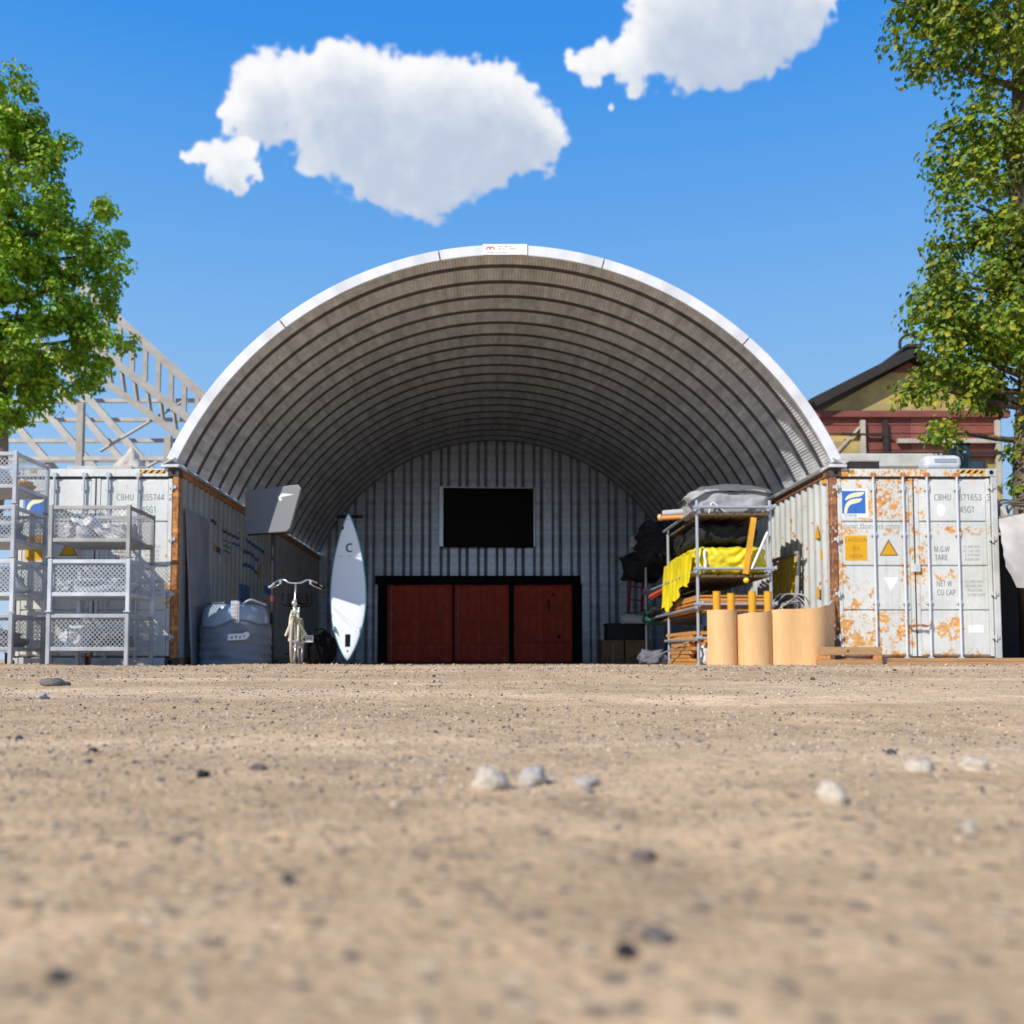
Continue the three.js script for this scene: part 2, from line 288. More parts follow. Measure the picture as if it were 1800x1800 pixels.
// the white edging round the open end, in sections
const cuts = [-1.152, -0.66, -0.18, 0.28, 0.735, 1.152];
for (let k = 0; k < cuts.length - 1; k++) {
  const a = cuts[k] + 0.002, b = cuts[k + 1] - 0.002;
  const cap = (t) => { const q = quads(), P = (z, r) => [AX + r * Math.sin(t), AY + r * Math.cos(t), z]; q.quad(P(0.02, RI - 0.004), P(0.02, RO), P(-0.09, RO), P(-0.09, RI - 0.004), [0, 0], [1, 0], [1, 1], [0, 1]); return q.build(); };
  part(shed, 'rim_section', [archSheet([[-0.035, RI - 0.004], [0.02, RI - 0.004], [0.025, RI + 0.004], [0.025, RO - 0.008], [0.02, RO], [-0.09, RO]], a, b, 26), cap(a), cap(b)], white);
}
for (const s of [-1, 1]) {   // feet of the arch on the containers
  part(shed, 'foot_plate', [span(AX + s * 4.885 - 0.13, AX + s * 4.885 + 0.13, 2.91, 2.95, -0.25, 0.06, 0.004), box(0.20, 0.012, 0.34, AX + s * 4.90, 3.0, -0.10, 0, 0, -s * 0.5)], white);
  part(shed, 'base_channel', span(AX + s * 4.83 - 0.10, AX + s * 4.83 + 0.10, 2.9, 2.935, BACK, -0.26), steel);
}
// end wall of upright ribbed sheets, cut to the arch, with the doorway left open
const topAt = (x) => AY + Math.sqrt(Math.max(0, (RI + 0.155) ** 2 - (x - AX) ** 2));
{
  const step = 0.512, x0 = -4.5; let n = 0;
  for (let x = x0; x < 5.08; x += step, n++) {
    const prof = [[0, 0.0], [0.22, 0.0], [0.305, -0.13], [0.415, -0.13], [0.512, 0.0]].map(([a, b]) => [x + a, BACK + 0.16 + b]).map(([a, b]) => [Math.min(a, 5.125), b]);
    const low = x > -2.95 && x < 2.4 ? 2.28 : 0, q = quads();
    for (let i = 0; i < prof.length - 1; i++) {
      const [xa, za] = prof[i], [xb, zb] = prof[i + 1];
      q.quad([xa, low, za], [xb, low, zb], [xb, topAt(xb), zb], [xa, topAt(xa), za], [za * 3, low], [zb * 3 + 0.2, low], [zb * 3 + 0.2, topAt(xb)], [za * 3, topAt(xa)]);
    }
    part(shed, 'wall_sheet', q.build(), wallSteel);
  }
}
// red folding doors in a black frame
const redTex = texture(512, 512, (u, v) => { const a = tfbm(u, v, 6, 6, 5, 41), b = tfbm(u, v, 20, 3, 4, 47), c = 0.7 * smooth(0.74, 0.80, tfbm(u, v, 9, 9, 5, 52)); const t = 0.88 + 0.28 * (a - 0.5) + 0.2 * (b - 0.5); return [mix(244 * t, 160, c), mix(96 * t, 80, c), mix(70 * t, 60, c)]; }, true, [0.5, 0.5]);
const red = mat(1, 1, 1, 0.55, 0, { map: redTex, bumpMap: scuff, bumpScale: 0.004, specularIntensity: 0.3 });
part(shed, 'door_frame', [span(-2.9, 2.70, 0, 2.3, -12.09, -12.05), span(-2.95, 2.62, 2.15, 2.34, -11.98, -11.80), span(-2.88, -2.64, 0, 2.15, -11.98, -11.84), span(2.42, 2.68, 0, 2.15, -11.98, -11.84), span(0.70, 0.82, 0, 2.15, -11.97, -11.86), span(-2.95, 2.62, 2.34, 2.37, -12.0, -11.74)], black);
for (const [a, b, seam] of [[-2.62, -0.85, -1.74], [-0.80, 0.69, -0.07], [0.83, 2.41, 1.62]]) {
  const d = part(shed, 'door', span(a, b, 0.03, 2.13, -11.965, -11.945), red, 'dark red steel folding door leaf');
  const rows = a > 0.8 ? [0.06, 0.56, 1.30, 2.10] : [0.06, 0.52, 2.10];
  for (const [c, e] of [[a + 0.05, seam - 0.012], [seam + 0.012, b - 0.05]]) for (let k = 0; k < rows.length - 1; k++) part(d, 'panel', span(c, e, rows[k] + 0.008, rows[k + 1] - 0.008, -11.944, -11.918, 0.008), red);
  for (const e of [a, b - 0.045]) part(d, 'edge_strip', span(e, e + 0.045, 0.03, 2.13, -11.944, -11.905), red);
  if (a < 0) part(d, 'lock_rod', [rod([a + 0.10, 0.05, -11.89], [a + 0.10, 2.08, -11.89], 0.014, 8), box(0.06, 0.04, 0.05, a + 0.10, 0.55, -11.89), box(0.06, 0.04, 0.05, a + 0.10, 1.3, -11.89)], mat(.35, .34, .34, .5, .6));
  else part(d, 'handle', box(0.03, 0.34, 0.02, 1.78, 1.55, -11.905, 0, 0, 0.08), black), part(d, 'latch', box(0.06, 0.10, 0.03, 2.05, 0.72, -11.90, 0, 0, 0.5), black), part(d, 'vent', box(0.08, 0.07, 0.02, 1.9, 1.86, -11.905), black);
}
// screen hung on the end wall
{
  const t = thing('wall_screen', 'large black flat screen in a silver frame on the end wall above the red doors', 'screen', [0.10, 3.98, -11.80], 0.05);
  part(t, 'bezel', [span(-1.31, -1.20, -0.82, 0.83, -0.06, 0.05, 0.006), span(1.265, 1.31, -0.82, 0.80, -0.06, 0.05, 0.006), span(-1.20, 1.265, 0.79, 0.825, -0.06, 0.05, 0.006)], mat(.62, .64, .63, .3, .6));
  part(t, 'display', span(-1.20, 1.265, -0.80, 0.79, -0.05, 0.02), mat(.0015, .0015, .002, .5, 0, { specularIntensity: .3 }));
  part(t, 'lower_bezel', span(-1.20, 1.265, -0.83, -0.80, -0.06, 0.04), black);
  part(t, 'mount', [span(-0.4, 0.4, -0.3, 0.3, -0.16, -0.06)], black);
}
// maker's plate at the crown
function canvasTexture(w, h, draw) { const c = document.createElement('canvas'); c.width = w; c.height = h; const x = c.getContext('2d'); draw(x, w, h); const t = new THREE.CanvasTexture(c); t.colorSpace = THREE.SRGBColorSpace; t.magFilter = THREE.LinearFilter; t.anisotropy = 8; return t; }
function printed(w, h, map, x, y, z, ry = 0, extra = {}) { const g = new THREE.PlaneGeometry(w, h); if (ry) g.rotateY(ry); g.translate(x, y, z); return [g, new THREE.MeshPhysicalMaterial({ map, roughness: 0.5, side: THREE.DoubleSide, ...extra })]; }
{
  const t = thing('maker_plate', 'white maker plate with a red emblem at the crown of the arch', 'sign', [AX + 0.02, 6.175, 0.034]);
  part(t, 'plate', rbox(0.66, 0.165, 0.012, 0, 0, 0, 0.003), white);
  const map = canvasTexture(512, 128, (c, w, h) => {
    c.fillStyle = '#f4f5f6'; c.fillRect(0, 0, w, h); c.strokeStyle = '#d8302c'; c.lineWidth = 15; c.lineCap = 'round';
    c.beginPath(); c.moveTo(40, 66); c.bezierCurveTo(46, 30, 72, 20, 84, 58); c.bezierCurveTo(96, 20, 122, 30, 128, 66); c.stroke();
    c.fillStyle = '#8a8f94'; for (const [x, y, l] of [[172, 24, 60], [246, 24, 44], [302, 24, 22], [172, 52, 40], [224, 52, 20], [252, 52, 20], [302, 52, 76]]) c.fillRect(x, y, l, 11);
    c.fillStyle = '#7d8589'; c.font = 'bold 27px sans-serif'; c.fillText('FUTURE BUILDINGS', 34, 114);
  });
  part(t, 'print', ...printed(0.65, 0.157, map, 0, 0, 0.0085));
}
// ------------------------------------------------------------------ shipping containers
const CW = 2.44, CH = 2.896, CL = 12.19;
const rustTex = texture(256, 1024, (u, v) => { const a = tfbm(u, v, 4, 24, 5, 81), b = tfbm(u, v, 20, 60, 3, 84), t = clamp(1.5 * a + 0.4 * b - 0.45); return [mix(128, 226, t), mix(76, 164, t), mix(40, 98, t)]; }, true, [5, 0.7]);
const rusty = mat(1, 1, 1, 0.85, 0, { map: rustTex, bumpMap: scuff, bumpScale: 0.006 });
const brownRustTex = texture(256, 1024, (u, v) => { const a = tfbm(u, v, 4, 24, 5, 91), b = tfbm(u, v, 20, 60, 3, 94), t = clamp(1.5 * a + 0.4 * b - 0.5), w = smooth(0.70, 0.76, tfbm(u, v, 6, 30, 4, 97)); return [mix(mix(96, 186, t), 200, w), mix(mix(62, 128, t), 186, w), mix(mix(44, 86, t), 160, w)]; }, true, [5, 0.7]);
const brownRust = mat(1, 1, 1, 0.85, 0, { map: brownRustTex, bumpMap: scuff, bumpScale: 0.006 });
const hazard = canvasTexture(256, 64, (c, w, h) => { c.fillStyle = '#e8a91c'; c.fillRect(0, 0, w, h); c.fillStyle = '#1b1b1b'; for (let x = -40; x < w; x += 64) { c.beginPath(); c.moveTo(x, h); c.lineTo(x + 34, 0); c.lineTo(x + 66, 0); c.lineTo(x + 32, h); c.fill(); } });
const hazardMat = new THREE.MeshPhysicalMaterial({ map: hazard, roughness: 0.6, side: THREE.DoubleSide });

function doorPrint(o) {   // paint, print and rust of a door end: 2.44 m by 2.896 m
  const W = 1024, H = 1216, sx = W / CW, sy = H / CH, X = (u) => u * sx, Y = (y) => H - y * sy;
  const cv = document.createElement('canvas'); cv.width = W; cv.height = H; const c = cv.getContext('2d');
  c.fillStyle = o.paint; c.fillRect(0, 0, W, H);
  const ink = '#4c4f52', say = (s, u, y, size, col = ink, font = 'sans-serif', wide) => { c.fillStyle = col; c.font = `${size * sy}px ${font}`; c.fillText(s, X(u), Y(y), wide ? wide * sx : undefined); };
  c.fillStyle = '#f6f7f7'; c.fillRect(X(.145), Y(2.60), X(.40), 0.42 * sy);                     // emblem
  c.fillStyle = '#3c74c8'; c.fillRect(X(.17), Y(2.57), X(.345), 0.335 * sy);
  c.fillStyle = '#fbf8c8';
  const curve = (pts) => { c.beginPath(); c.moveTo(X(pts[0][0]), Y(pts[0][1])); for (let i = 1; i < pts.length; i += 3) c.bezierCurveTo(X(pts[i][0]), Y(pts[i][1]), X(pts[i + 1][0]), Y(pts[i + 1][1]), X(pts[i + 2][0]), Y(pts[i + 2][1])); c.fill(); };
  curve([[.22, 2.45], [.26, 2.54], [.36, 2.55], [.50, 2.555], [.49, 2.50], [.44, 2.49], [.38, 2.48], [.30, 2.47], [.27, 2.45], [.22, 2.43], [.22, 2.43], [.22, 2.44], [.22, 2.45]]);
  curve([[.20, 2.24], [.20, 2.36], [.24, 2.43], [.34, 2.45], [.40, 2.46], [.44, 2.46], [.47, 2.46], [.46, 2.41], [.40, 2.39], [.34, 2.38], [.28, 2.37], [.25, 2.33], [.24, 2.24]]);
  say('FLORENS', .19, 2.19, .042, '#3a4c80', 'serif', .32);
  say('www.florens.com', .12, 2.005, .105, '#8c8e90', 'serif', .90);
  c.fillStyle = '#f0b414'; c.fillRect(X(.20), Y(1.91), X(.325), 0.37 * sy);
  c.textAlign = 'center'; say('CAUTION', .362, 1.815, .078, '#a4701a'); say("9'6", .362, 1.69, .08, '#a4701a'); say('HIGH', .362, 1.575, .078, '#a4701a'); c.textAlign = 'left';
  const tri = (pts, fill, line, lw) => { c.beginPath(); pts.forEach(([u, y], i) => (i ? c.lineTo(X(u), Y(y)) : c.moveTo(X(u), Y(y)))); c.closePath(); c.fillStyle = fill; c.fill(); if (line) { c.strokeStyle = line; c.lineWidth = lw; c.stroke(); } };
  tri([[.84, 1.84], [.715, 1.62], [.965, 1.62]], '#eab010', '#7a6a44', 7);
  tri([[.74, 1.30], [.98, 1.30], [.86, 1.08]], '#fcfcfb', '#c9cccd', 2);
  say('CBHU', 1.52, 2.43, .125, ink, 'sans-serif', .26); say(o.number, 1.885, 2.43, .125, ink, 'sans-serif', .34); say(o.check, 2.29, 2.43, .125, ink, 'sans-serif', .07); say('45G1', 1.895, 2.25, .125, ink, 'sans-serif', .22);
  c.fillStyle = '#fbfbfb'; c.beginPath(); c.ellipse(X(1.62), Y(2.285), X(.06), .09 * sy, 0, 0, 7); c.fill();
  say('M.G.W', 1.50, 1.67, .115, ink, 'sans-serif', .23); say('TARE', 1.51, 1.545, .115, ink, 'sans-serif', .19);
  ['30,480 KGS', '67,200 LBS', '3,900 KGS', '8,600 LBS'].forEach((s, i) => say(s, 1.93 + (i > 1 ? .02 : 0), 1.725 - i * .062, .05, '#777a7d', 'sans-serif', .36));
  say('NET W', 1.52, 1.165, .115, ink, 'sans-serif', .23); say('CU CAP', 1.53, 1.035, .115, ink, 'sans-serif', .27);
  ['26,580 KGS', '58,600 LBS', '76.4 CUM', '2,700 CUFT'].forEach((s, i) => say(s, 1.94 + (i > 1 ? .03 : 0), 1.215 - i * .065, .052, '#777a7d', 'sans-serif', .36));
  c.fillStyle = '#fafbfb'; c.fillRect(X(1.97), Y(.60), X(.22), .11 * sy);
  const px = c.getImageData(0, 0, W, H).data;
  const t = texture(W, H, (u, v, i, j) => {
    const k = ((H - 1 - j) * W + i) * 4, uu = u * CW, y = v * CH, stain = tfbm(u, v, 5, 7, 5, o.seed), fine = tfbm(u, v, 60, 70, 3, o.seed + 5), drip = tfbm(u, v, 90, 4, 3, o.seed + 9);
    let w = 0; for (const [u0, u1, y0, y1, s] of o.rust) { const d = Math.max(u0 - uu, uu - u1, y0 - y, y - y1, 0); w = Math.max(w, s * (1 - clamp(d / 0.10))); }
    if ((uu > .14 && uu < .56 && y > 2.17 && y < 2.61) || (uu > .19 && uu < .54 && y > 1.53 && y < 1.92)) w = -0.4;
    const n = 0.45 * tfbm(u, v, 14, 16, 4, o.seed + 21, 0.6) + 0.55 * tfbm(u, v, 70, 84, 4, o.seed + 22, 0.65), flake = smooth(0.0, 0.05, n - 0.72 + 0.26 * w), bloom = 0.7 * smooth(-0.07, 0.04, n - 0.72 + 0.26 * w);
    const g = 0.93 + 0.12 * (stain - 0.5) + 0.06 * (fine - 0.5) - 0.05 * smooth(0.6, 0.8, drip), q = clamp(fine * 1.2 + 0.5 * (stain - 0.5)), rc = [mix(176, 232, q), mix(108, 172, q), mix(48, 96, q)], r = Math.max(flake, bloom * 0.5);
    return [mix(px[k] * g, rc[0], r), mix(px[k + 1] * g, rc[1], r), mix(px[k + 2] * g * (1 - 0.02 * drip), rc[2], r)];
  });
  t.wrapS = t.wrapT = THREE.ClampToEdgeWrapping; return t;
}
function corrugated(axis, at, z0, z1, y0, y1, face) {   // trapezoid side sheet in the plane x = at, ribs upright, bulging by face
  const q = quads(), P = 0.278; let z = z0; const prof = [];
  while (z > z1 + 0.01) { prof.push([z, 0], [z - 0.072, 0], [z - 0.139, -0.036], [z - 0.211, -0.036]); z -= P; } prof.push([Math.max(z, z1), 0]);
  for (let i = 0; i < prof.length - 1; i++) { const [a, da] = prof[i], [b, db] = prof[i + 1], xa = at + face * da, xb = at + face * db; q.quad([xa, y0, a], [xb, y0, b], [xb, y1, b], [xa, y1, a], [-a / CL, y0 / CH], [-b / CL, y0 / CH], [-b / CL, y1 / CH], [-a / CL, y1 / CH]); }
  return q.build();
}
function container(o) {
  const t = thing('shipping_container', o.label, 'shipping container', [o.x, 0, 0], 0, 'shipping containers carrying the arch');
  const paint = mat(1, 1, 1, 0.5, 0, { map: o.front, bumpMap: scuff, bumpScale: 0.002 }), plain = mat(...o.tone, 0.5, 0, { map: speckle, bumpMap: scuff, bumpScale: 0.003 }), rodM = mat(...o.rods, 0.42, 0.05, { map: speckle }), gasket = mat(.05, .052, .055, .8);
  const W = CW, inner = o.inner;                                     // side of the rusty post: 1 right, -1 left
  const doorUV = (g) => { const p = g.attributes.position, uv = g.attributes.uv; for (let i = 0; i < p.count; i++) uv.setXY(i, p.getX(i) / W, p.getY(i) / CH); return g; };
  for (const s of [-1, 1]) {
    const x = s < 0 ? 0 : W - 0.085;
    part(t, 'corner_post', span(x, x + 0.085, 0.12, CH - 0.12, -0.12, 0, 0.006), s === inner ? o.post : plain, s === inner ? 'rust streaked corner post' : undefined);
    for (const y of [0, CH - 0.118]) { const c = part(t, 'corner_casting', span(s < 0 ? -0.004 : W - 0.160, s < 0 ? 0.160 : W + 0.004, y, y + 0.118, -0.18, 0.006, 0.01), s === inner ? mat(.10, .075, .06, .8, 0, { map: speckle }) : plain); part(c, 'casting_hole', place(new THREE.CylinderGeometry(0.032, 0.032, 0.01, 14), s < 0 ? 0.08 : W - 0.08, y + 0.06, 0.005, Math.PI / 2), black); }
  }
  const header = part(t, 'door_header', doorUV(span(0.16, W - 0.16, CH - 0.115, CH - 0.002, -0.08, -0.004, 0.006)), paint);
  for (const [u, w] of [[inner > 0 ? 1.86 : 1.86, 0.38], [inner > 0 ? 0.25 : 0.25, 0.10]]) { const g = new THREE.PlaneGeometry(w, 0.052); g.translate(u + w / 2, CH - 0.045, -0.0015); part(header, 'hazard_strip', g, hazardMat, 'black and yellow striped warning strip'); }
  part(t, 'door_sill', doorUV(span(0.16, W - 0.16, 0.0, 0.125, -0.10, -0.005, 0.006)), o.inner < 0 ? o.post : plain);
  // two door leaves, each of four pressed panels
  const rows = [0.155, 0.815, 1.465, 2.115, 2.735], mid = W / 2;
  for (const [a, b] of [[0.10, mid - 0.012], [mid + 0.012, W - 0.10]]) {
    const d = part(t, 'door', doorUV(span(a, b, 0.145, 2.75, -0.075, -0.045)), paint);
    for (const e of [a, b - 0.055]) part(d, 'door_edge', doorUV(span(e, e + 0.055, 0.145, 2.75, -0.0445, -0.018, 0.004)), paint);
    for (let k = 0; k < 4; k++) part(d, 'panel', doorUV(span(a + 0.06, b - 0.06, rows[k] + 0.012, rows[k + 1] - 0.012, -0.0445, -0.024, 0.007)), paint);
  }
  for (const g of [span(mid - 0.011, mid + 0.011, 0.145, 2.75, -0.07, -0.03), span(0.10, W - 0.10, 2.752, 2.778, -0.075, -0.035), span(0.088, 0.099, 0.145, 2.75, -0.07, -0.03), span(W - 0.099, W - 0.088, 0.145, 2.75, -0.07, -0.03)]) part(t, 'door_gasket', g, gasket);
  for (const u of [-0.60, -0.165, 0.185, 0.625]) {
    const x = mid + u, r = part(t, 'lock_rod', rod([x, 0.07, 0.012], [x, 2.84, 0.012], 0.0165, 10), rodM);
    for (const y of [2.80, 0.10]) part(r, 'keeper', rbox(0.075, 0.07, 0.045, x, y, 0.006, 0.008), y > 1 && o.inner < 0 ? rusty : plain);
    for (const [y, h] of [[1.93, .055], [0.93, .055], [2.62, .10]]) part(r, 'rod_guide', rbox(0.08, h, 0.04, x, y, -0.006, 0.008), rodM);
  }
  for (const [u, s] of [[-0.165, 1], [0.185, -1]]) { const x = mid + u; part(t, 'door_handle', tube([[x, 0.66, 0.03], [x + s * 0.02, 0.60, 0.055], [x + s * 0.10, 0.575, 0.06], [x + s * 0.20, 0.60, 0.055], [x + s * 0.30, 0.585, 0.05]], 0.011, 16, 6), brownRust); }
  part(t, 'lock_box', rbox(0.10, 0.12, 0.05, mid + 0.01, 1.43, -0.004, 0.01), rodM);
  for (const y of [0.42, 1.05, 1.85, 2.62]) for (const s of [-1, 1]) part(t, 'hinge', [rbox(0.11, 0.055, 0.04, s < 0 ? 0.085 : W - 0.085, y, 0.0, 0.012), rod([s < 0 ? 0.088 : W - 0.088, y - 0.05, 0.016], [s < 0 ? 0.088 : W - 0.088, y + 0.05, 0.016], 0.014, 8)], plain);
  // long sides, rails, roof and far end
  for (const s of [-1, 1]) {
    const x = s < 0 ? 0.012 : W - 0.012, side = part(t, 'side_wall', corrugated('x', x, -0.13, -CL + 0.1, 0.12, CH - 0.08, s), s === inner ? o.side : plain);
    part(t, 'top_rail', span(s < 0 ? 0 : W - 0.06, s < 0 ? 0.06 : W, CH - 0.085, CH - 0.01, -CL + 0.1, -0.185), s === inner ? o.rail : plain);
    part(t, 'bottom_rail', span(s < 0 ? 0 : W - 0.05, s < 0 ? 0.05 : W, 0.01, 0.13, -CL + 0.1, -0.185), s === inner ? o.rail : plain);
    for (const [z, y, w, h, kind] of (s === inner ? o.marks : [])) {
      const g = kind === 'triangle' ? new THREE.ShapeGeometry(new THREE.Shape([new THREE.Vector2(-w / 2, -h / 2), new THREE.Vector2(w / 2, -h / 2), new THREE.Vector2(0, h / 2)])) : new THREE.PlaneGeometry(w, h);
      g.rotateY(s * Math.PI / 2); g.translate(x + s * 0.004, y, z); part(side, 'warning_sticker', g, mat(.80, .40, .02, .6), 'orange warning sticker');
    }
  }
  part(t, 'roof', [span(0.06, W - 0.06, CH - 0.03, CH - 0.012, -CL + 0.1, -0.05)], plain);
  part(t, 'end_wall', [span(0.0, W, 0.0, CH, -CL, -CL + 0.09)], plain);
  return t;
}
// side paint: left one carries blue print and scrawl
function sidePaint(base, seed, draw) {
  const W = 2048, H = 512, cv = document.createElement('canvas'); cv.width = W; cv.height = H; const c = cv.getContext('2d'); c.fillStyle = base; c.fillRect(0, 0, W, H); if (draw) draw(c, (m) => m / CL * W, (y) => H - y / CH * H, W, H);
  const px = c.getImageData(0, 0, W, H).data;
  const t = texture(W, H, (u, v, i, j) => { const k = ((H - 1 - j) * W + i) * 4, a = tfbm(u, v, 32, 8, 5, seed), d = tfbm(u, v, 200, 3, 3, seed + 4), n = tfbm(u, v, 120, 30, 4, seed + 8), r = smooth(0.73, 0.80, n + 0.10 * (a - 0.5)), g = 0.92 + 0.16 * (a - 0.5) - 0.07 * smooth(0.55, 0.8, d); return [mix(px[k] * g, 176, r), mix(px[k + 1] * g, 118, r), mix(px[k + 2] * g, 66, r)]; });
  t.wrapS = t.wrapT = THREE.ClampToEdgeWrapping; return t;
}
const leftSide = sidePaint('#a9abaa', 300, (c, X, Y) => {
  c.strokeStyle = '#2d4a86'; c.fillStyle = '#2d3f74'; c.lineWidth = 5;
  c.fillRect(X(1.75), Y(2.42), X(.14), 10); c.fillRect(X(1.95), Y(2.42), X(.10), 12);
  c.font = '62px sans-serif'; c.fillText('1', X(2.05), Y(2.12)); c.fillRect(X(2.05), Y(2.0), X(.28), 18);
  c.fillRect(X(2.35), Y(2.34), X(1.15), 9); c.fillStyle = '#5a6068'; for (let r = 0; r < 3; r++) c.fillRect(X(2.42), Y(2.18 - r * .09), X(.5), 6);
  c.fillStyle = '#2d4a86'; c.fillRect(X(3.05), Y(2.20), X(.6), 7);
  c.strokeStyle = '#33578f'; c.lineWidth = 12;
  for (const y of [2.1, 1.85]) { c.beginPath(); c.moveTo(X(3.75), Y(y)); c.quadraticCurveTo(X(4.5), Y(y + .1), X(5.0), Y(y - .08)); c.stroke(); }
  c.beginPath(); c.moveTo(X(4.0), Y(2.36)); c.lineTo(X(5.6), Y(2.28)); c.stroke();
  c.fillStyle = '#4b6f9d'; c.fillRect(X(3.6), Y(1.5), X(.7), 260); c.fillStyle = '#3f5e9a'; c.fillRect(X(4.6), Y(1.6), X(.16), 190); c.fillStyle = '#a98948'; c.fillRect(X(5.0), Y(2.0), X(.3), 50); c.fillStyle = '#3d7ab0'; c.fillRect(X(5.5), Y(1.62), X(.7), 30);
});
const rightSide = sidePaint('#cfd2cf', 340);
container({
  x: -6.91, inner: 1, label: 'grey shipping container behind the metal baskets, numbered 855744, left end of the shed', number: '855744', check: '2', tone: [.66, .665, .66], rods: [.66, .69, .73], post: rusty, rail: rusty, paint: '#c6c8c5',
  front: doorPrint({ paint: '#e2e4e1', number: '855744', check: '2', seed: 400, rust: [[2.3, 2.44, 0, 2.9, .45], [0, 2.44, 2.78, 2.9, .3], [0, 2.44, 0, .2, .35]] }),
  side: mat(1, 1, 1, 0.55, 0, { map: leftSide, bumpMap: scuff, bumpScale: 0.003 }), marks: [],
});
container({
  x: 5.09, inner: -1, label: 'white rust speckled shipping container with a blue emblem, right end of the shed', number: '871653', check: '3', tone: [.62, .635, .63], rods: [.70, .74, .80], post: brownRust, rail: brownRust,
  front: doorPrint({ paint: '#dfe2df', number: '871653', check: '3', seed: 500, rust: [[.08, .62, .15, .75, .88], [.62, 1.15, .15, .78, .74], [.42, 1.16, 2.15, 2.72, .86], [.25, .62, .85, 1.22, .72], [1.04, 1.2, 1.1, 2.7, .62], [1.26, 1.36, .8, 2.6, .62], [1.5, 1.85, .42, .66, .78], [.1, 1.2, 1.93, 1.99, .62], [1.3, 2.4, 1.96, 2.0, .6], [1.52, 1.8, 1.31, 1.33, .8], [0, 2.44, 2.77, 2.9, .66], [0, .16, 0, 2.9, .6], [.1, 2.4, .14, .2, .6]] }),
  side: mat(1, 1, 1, 0.55, 0, { map: rightSide, bumpMap: scuff, bumpScale: 0.003 }),
  marks: [[-0.62, 2.06, 0.22, 0.24, 'triangle'], [-0.46, 1.68, 0.09, 0.16, 'bar'], [-0.62, 1.12, 0.11, 0.17, 'bar'], [-0.28, 2.76, 0.22, 0.05, 'bar']],
});
// ------------------------------------------------------------------ stacked mesh baskets
const galv = mat(.50, .52, .55, .45, .25, { map: speckle, bumpMap: scuff, bumpScale: .002 }), galvWarm = mat(.42, .415, .40, .5, .25, { map: speckle, bumpMap: scuff, bumpScale: .002 }), paleSteel = mat(.66, .70, .75, .42, .1, { map: speckle });
function meshPanel(w, h, plane) {   // expanded metal: a net of slanting strands, each a flat strip
  const q = quads(), cw = 0.058, ch = 0.030, s = 0.0052, nx = Math.round(w / cw), ny = Math.round(h / ch), dx = w / nx, dy = h / ny, T = plane === 'z' ? (x, y) => [x, y, 0] : (x, y) => [0, y, x];
  for (let j = 0; j < ny; j++) for (let i = 0; i < nx * 2; i++) {
    const up = (i + j) % 2 === 0, x0 = -w / 2 + i * dx / 2, x1 = x0 + dx / 2, y0 = j * dy + (up ? 0 : dy), y1 = j * dy + (up ? dy : 0);
    q.quad(T(x0, y0 - s), T(x1, y1 - s), T(x1, y1 + s), T(x0, y0 + s), [0, 0], [1, 0], [1, 1], [0, 1]);
  }
  return q.build();
}
const netZ = meshPanel(0.94, 0.43, 'z'), netX = meshPanel(0.82, 0.43, 'x'), netFloor = meshPanel(0.94, 0.82, 'z').rotateX(Math.PI / 2).translate(0, 0, -0.41);
function basket(x, y, z, m, label) {   // 1.02 wide, 0.89 deep, standing on four legs
  const t = thing('mesh_basket', label, 'basket', [x, y, z], 0, 'stacked metal mesh baskets'), hw = 0.51, hd = 0.445;
  for (const sx of [-1, 1]) for (const sz of [-1, 1]) { const p = part(t, 'leg', rbox(0.052, 0.70, 0.052, sx * hw, 0.35, sz * hd, 0.006), m); part(p, 'foot', rbox(0.085, 0.018, 0.085, sx * hw, 0.009, sz * hd, 0.004), m); }
  for (const [y0, n] of [[0.665, 'top_rail'], [0.235, 'bottom_rail']]) {
    for (const s of [-1, 1]) part(t, n, rbox(0.966, 0.05, 0.03, 0, y0, s * hd, 0.005), m);
    for (const s of [-1, 1]) part(t, n, rbox(0.03, 0.05, 0.836, s * hw, y0, 0, 0.005), m);
  }
  for (const s of [-1, 1]) { part(t, 'mesh_panel', netZ, m).position.set(0, 0.235, s * (hd - 0.012)); part(t, 'mesh_panel', netX, m).position.set(s * (hw - 0.012), 0.235, 0); }
  part(t, 'floor_mesh', rbox(0.95, 0.012, 0.82, 0, 0.22, 0, 0.003), m);
  return t;
}
const BZ = 0.98, BX = -5.15, BX2 = -6.66;
basket(BX, 0.0, BZ, galv, 'grey mesh basket at the foot of the three basket stack'); basket(BX + 0.005, 0.712, BZ + .004, paleSteel, 'pale mesh basket in the middle of the three basket stack'); basket(BX - 0.005, 1.424, BZ, galvWarm, 'dull grey mesh basket on top of the three basket stack, holding white bundles');
basket(BX2, 0.0, BZ, galv, 'grey mesh basket at the foot of the tall stack by the left edge'); basket(BX2 + .005, 0.712, BZ + .003, paleSteel, 'mesh basket second from the ground in the tall stack by the left edge'); basket(BX2 - .005, 1.424, BZ, galv, 'mesh basket third from the ground in the tall stack by the left edge'); basket(BX2, 2.136, BZ, galv, 'topmost mesh basket of the tall stack by the left edge');
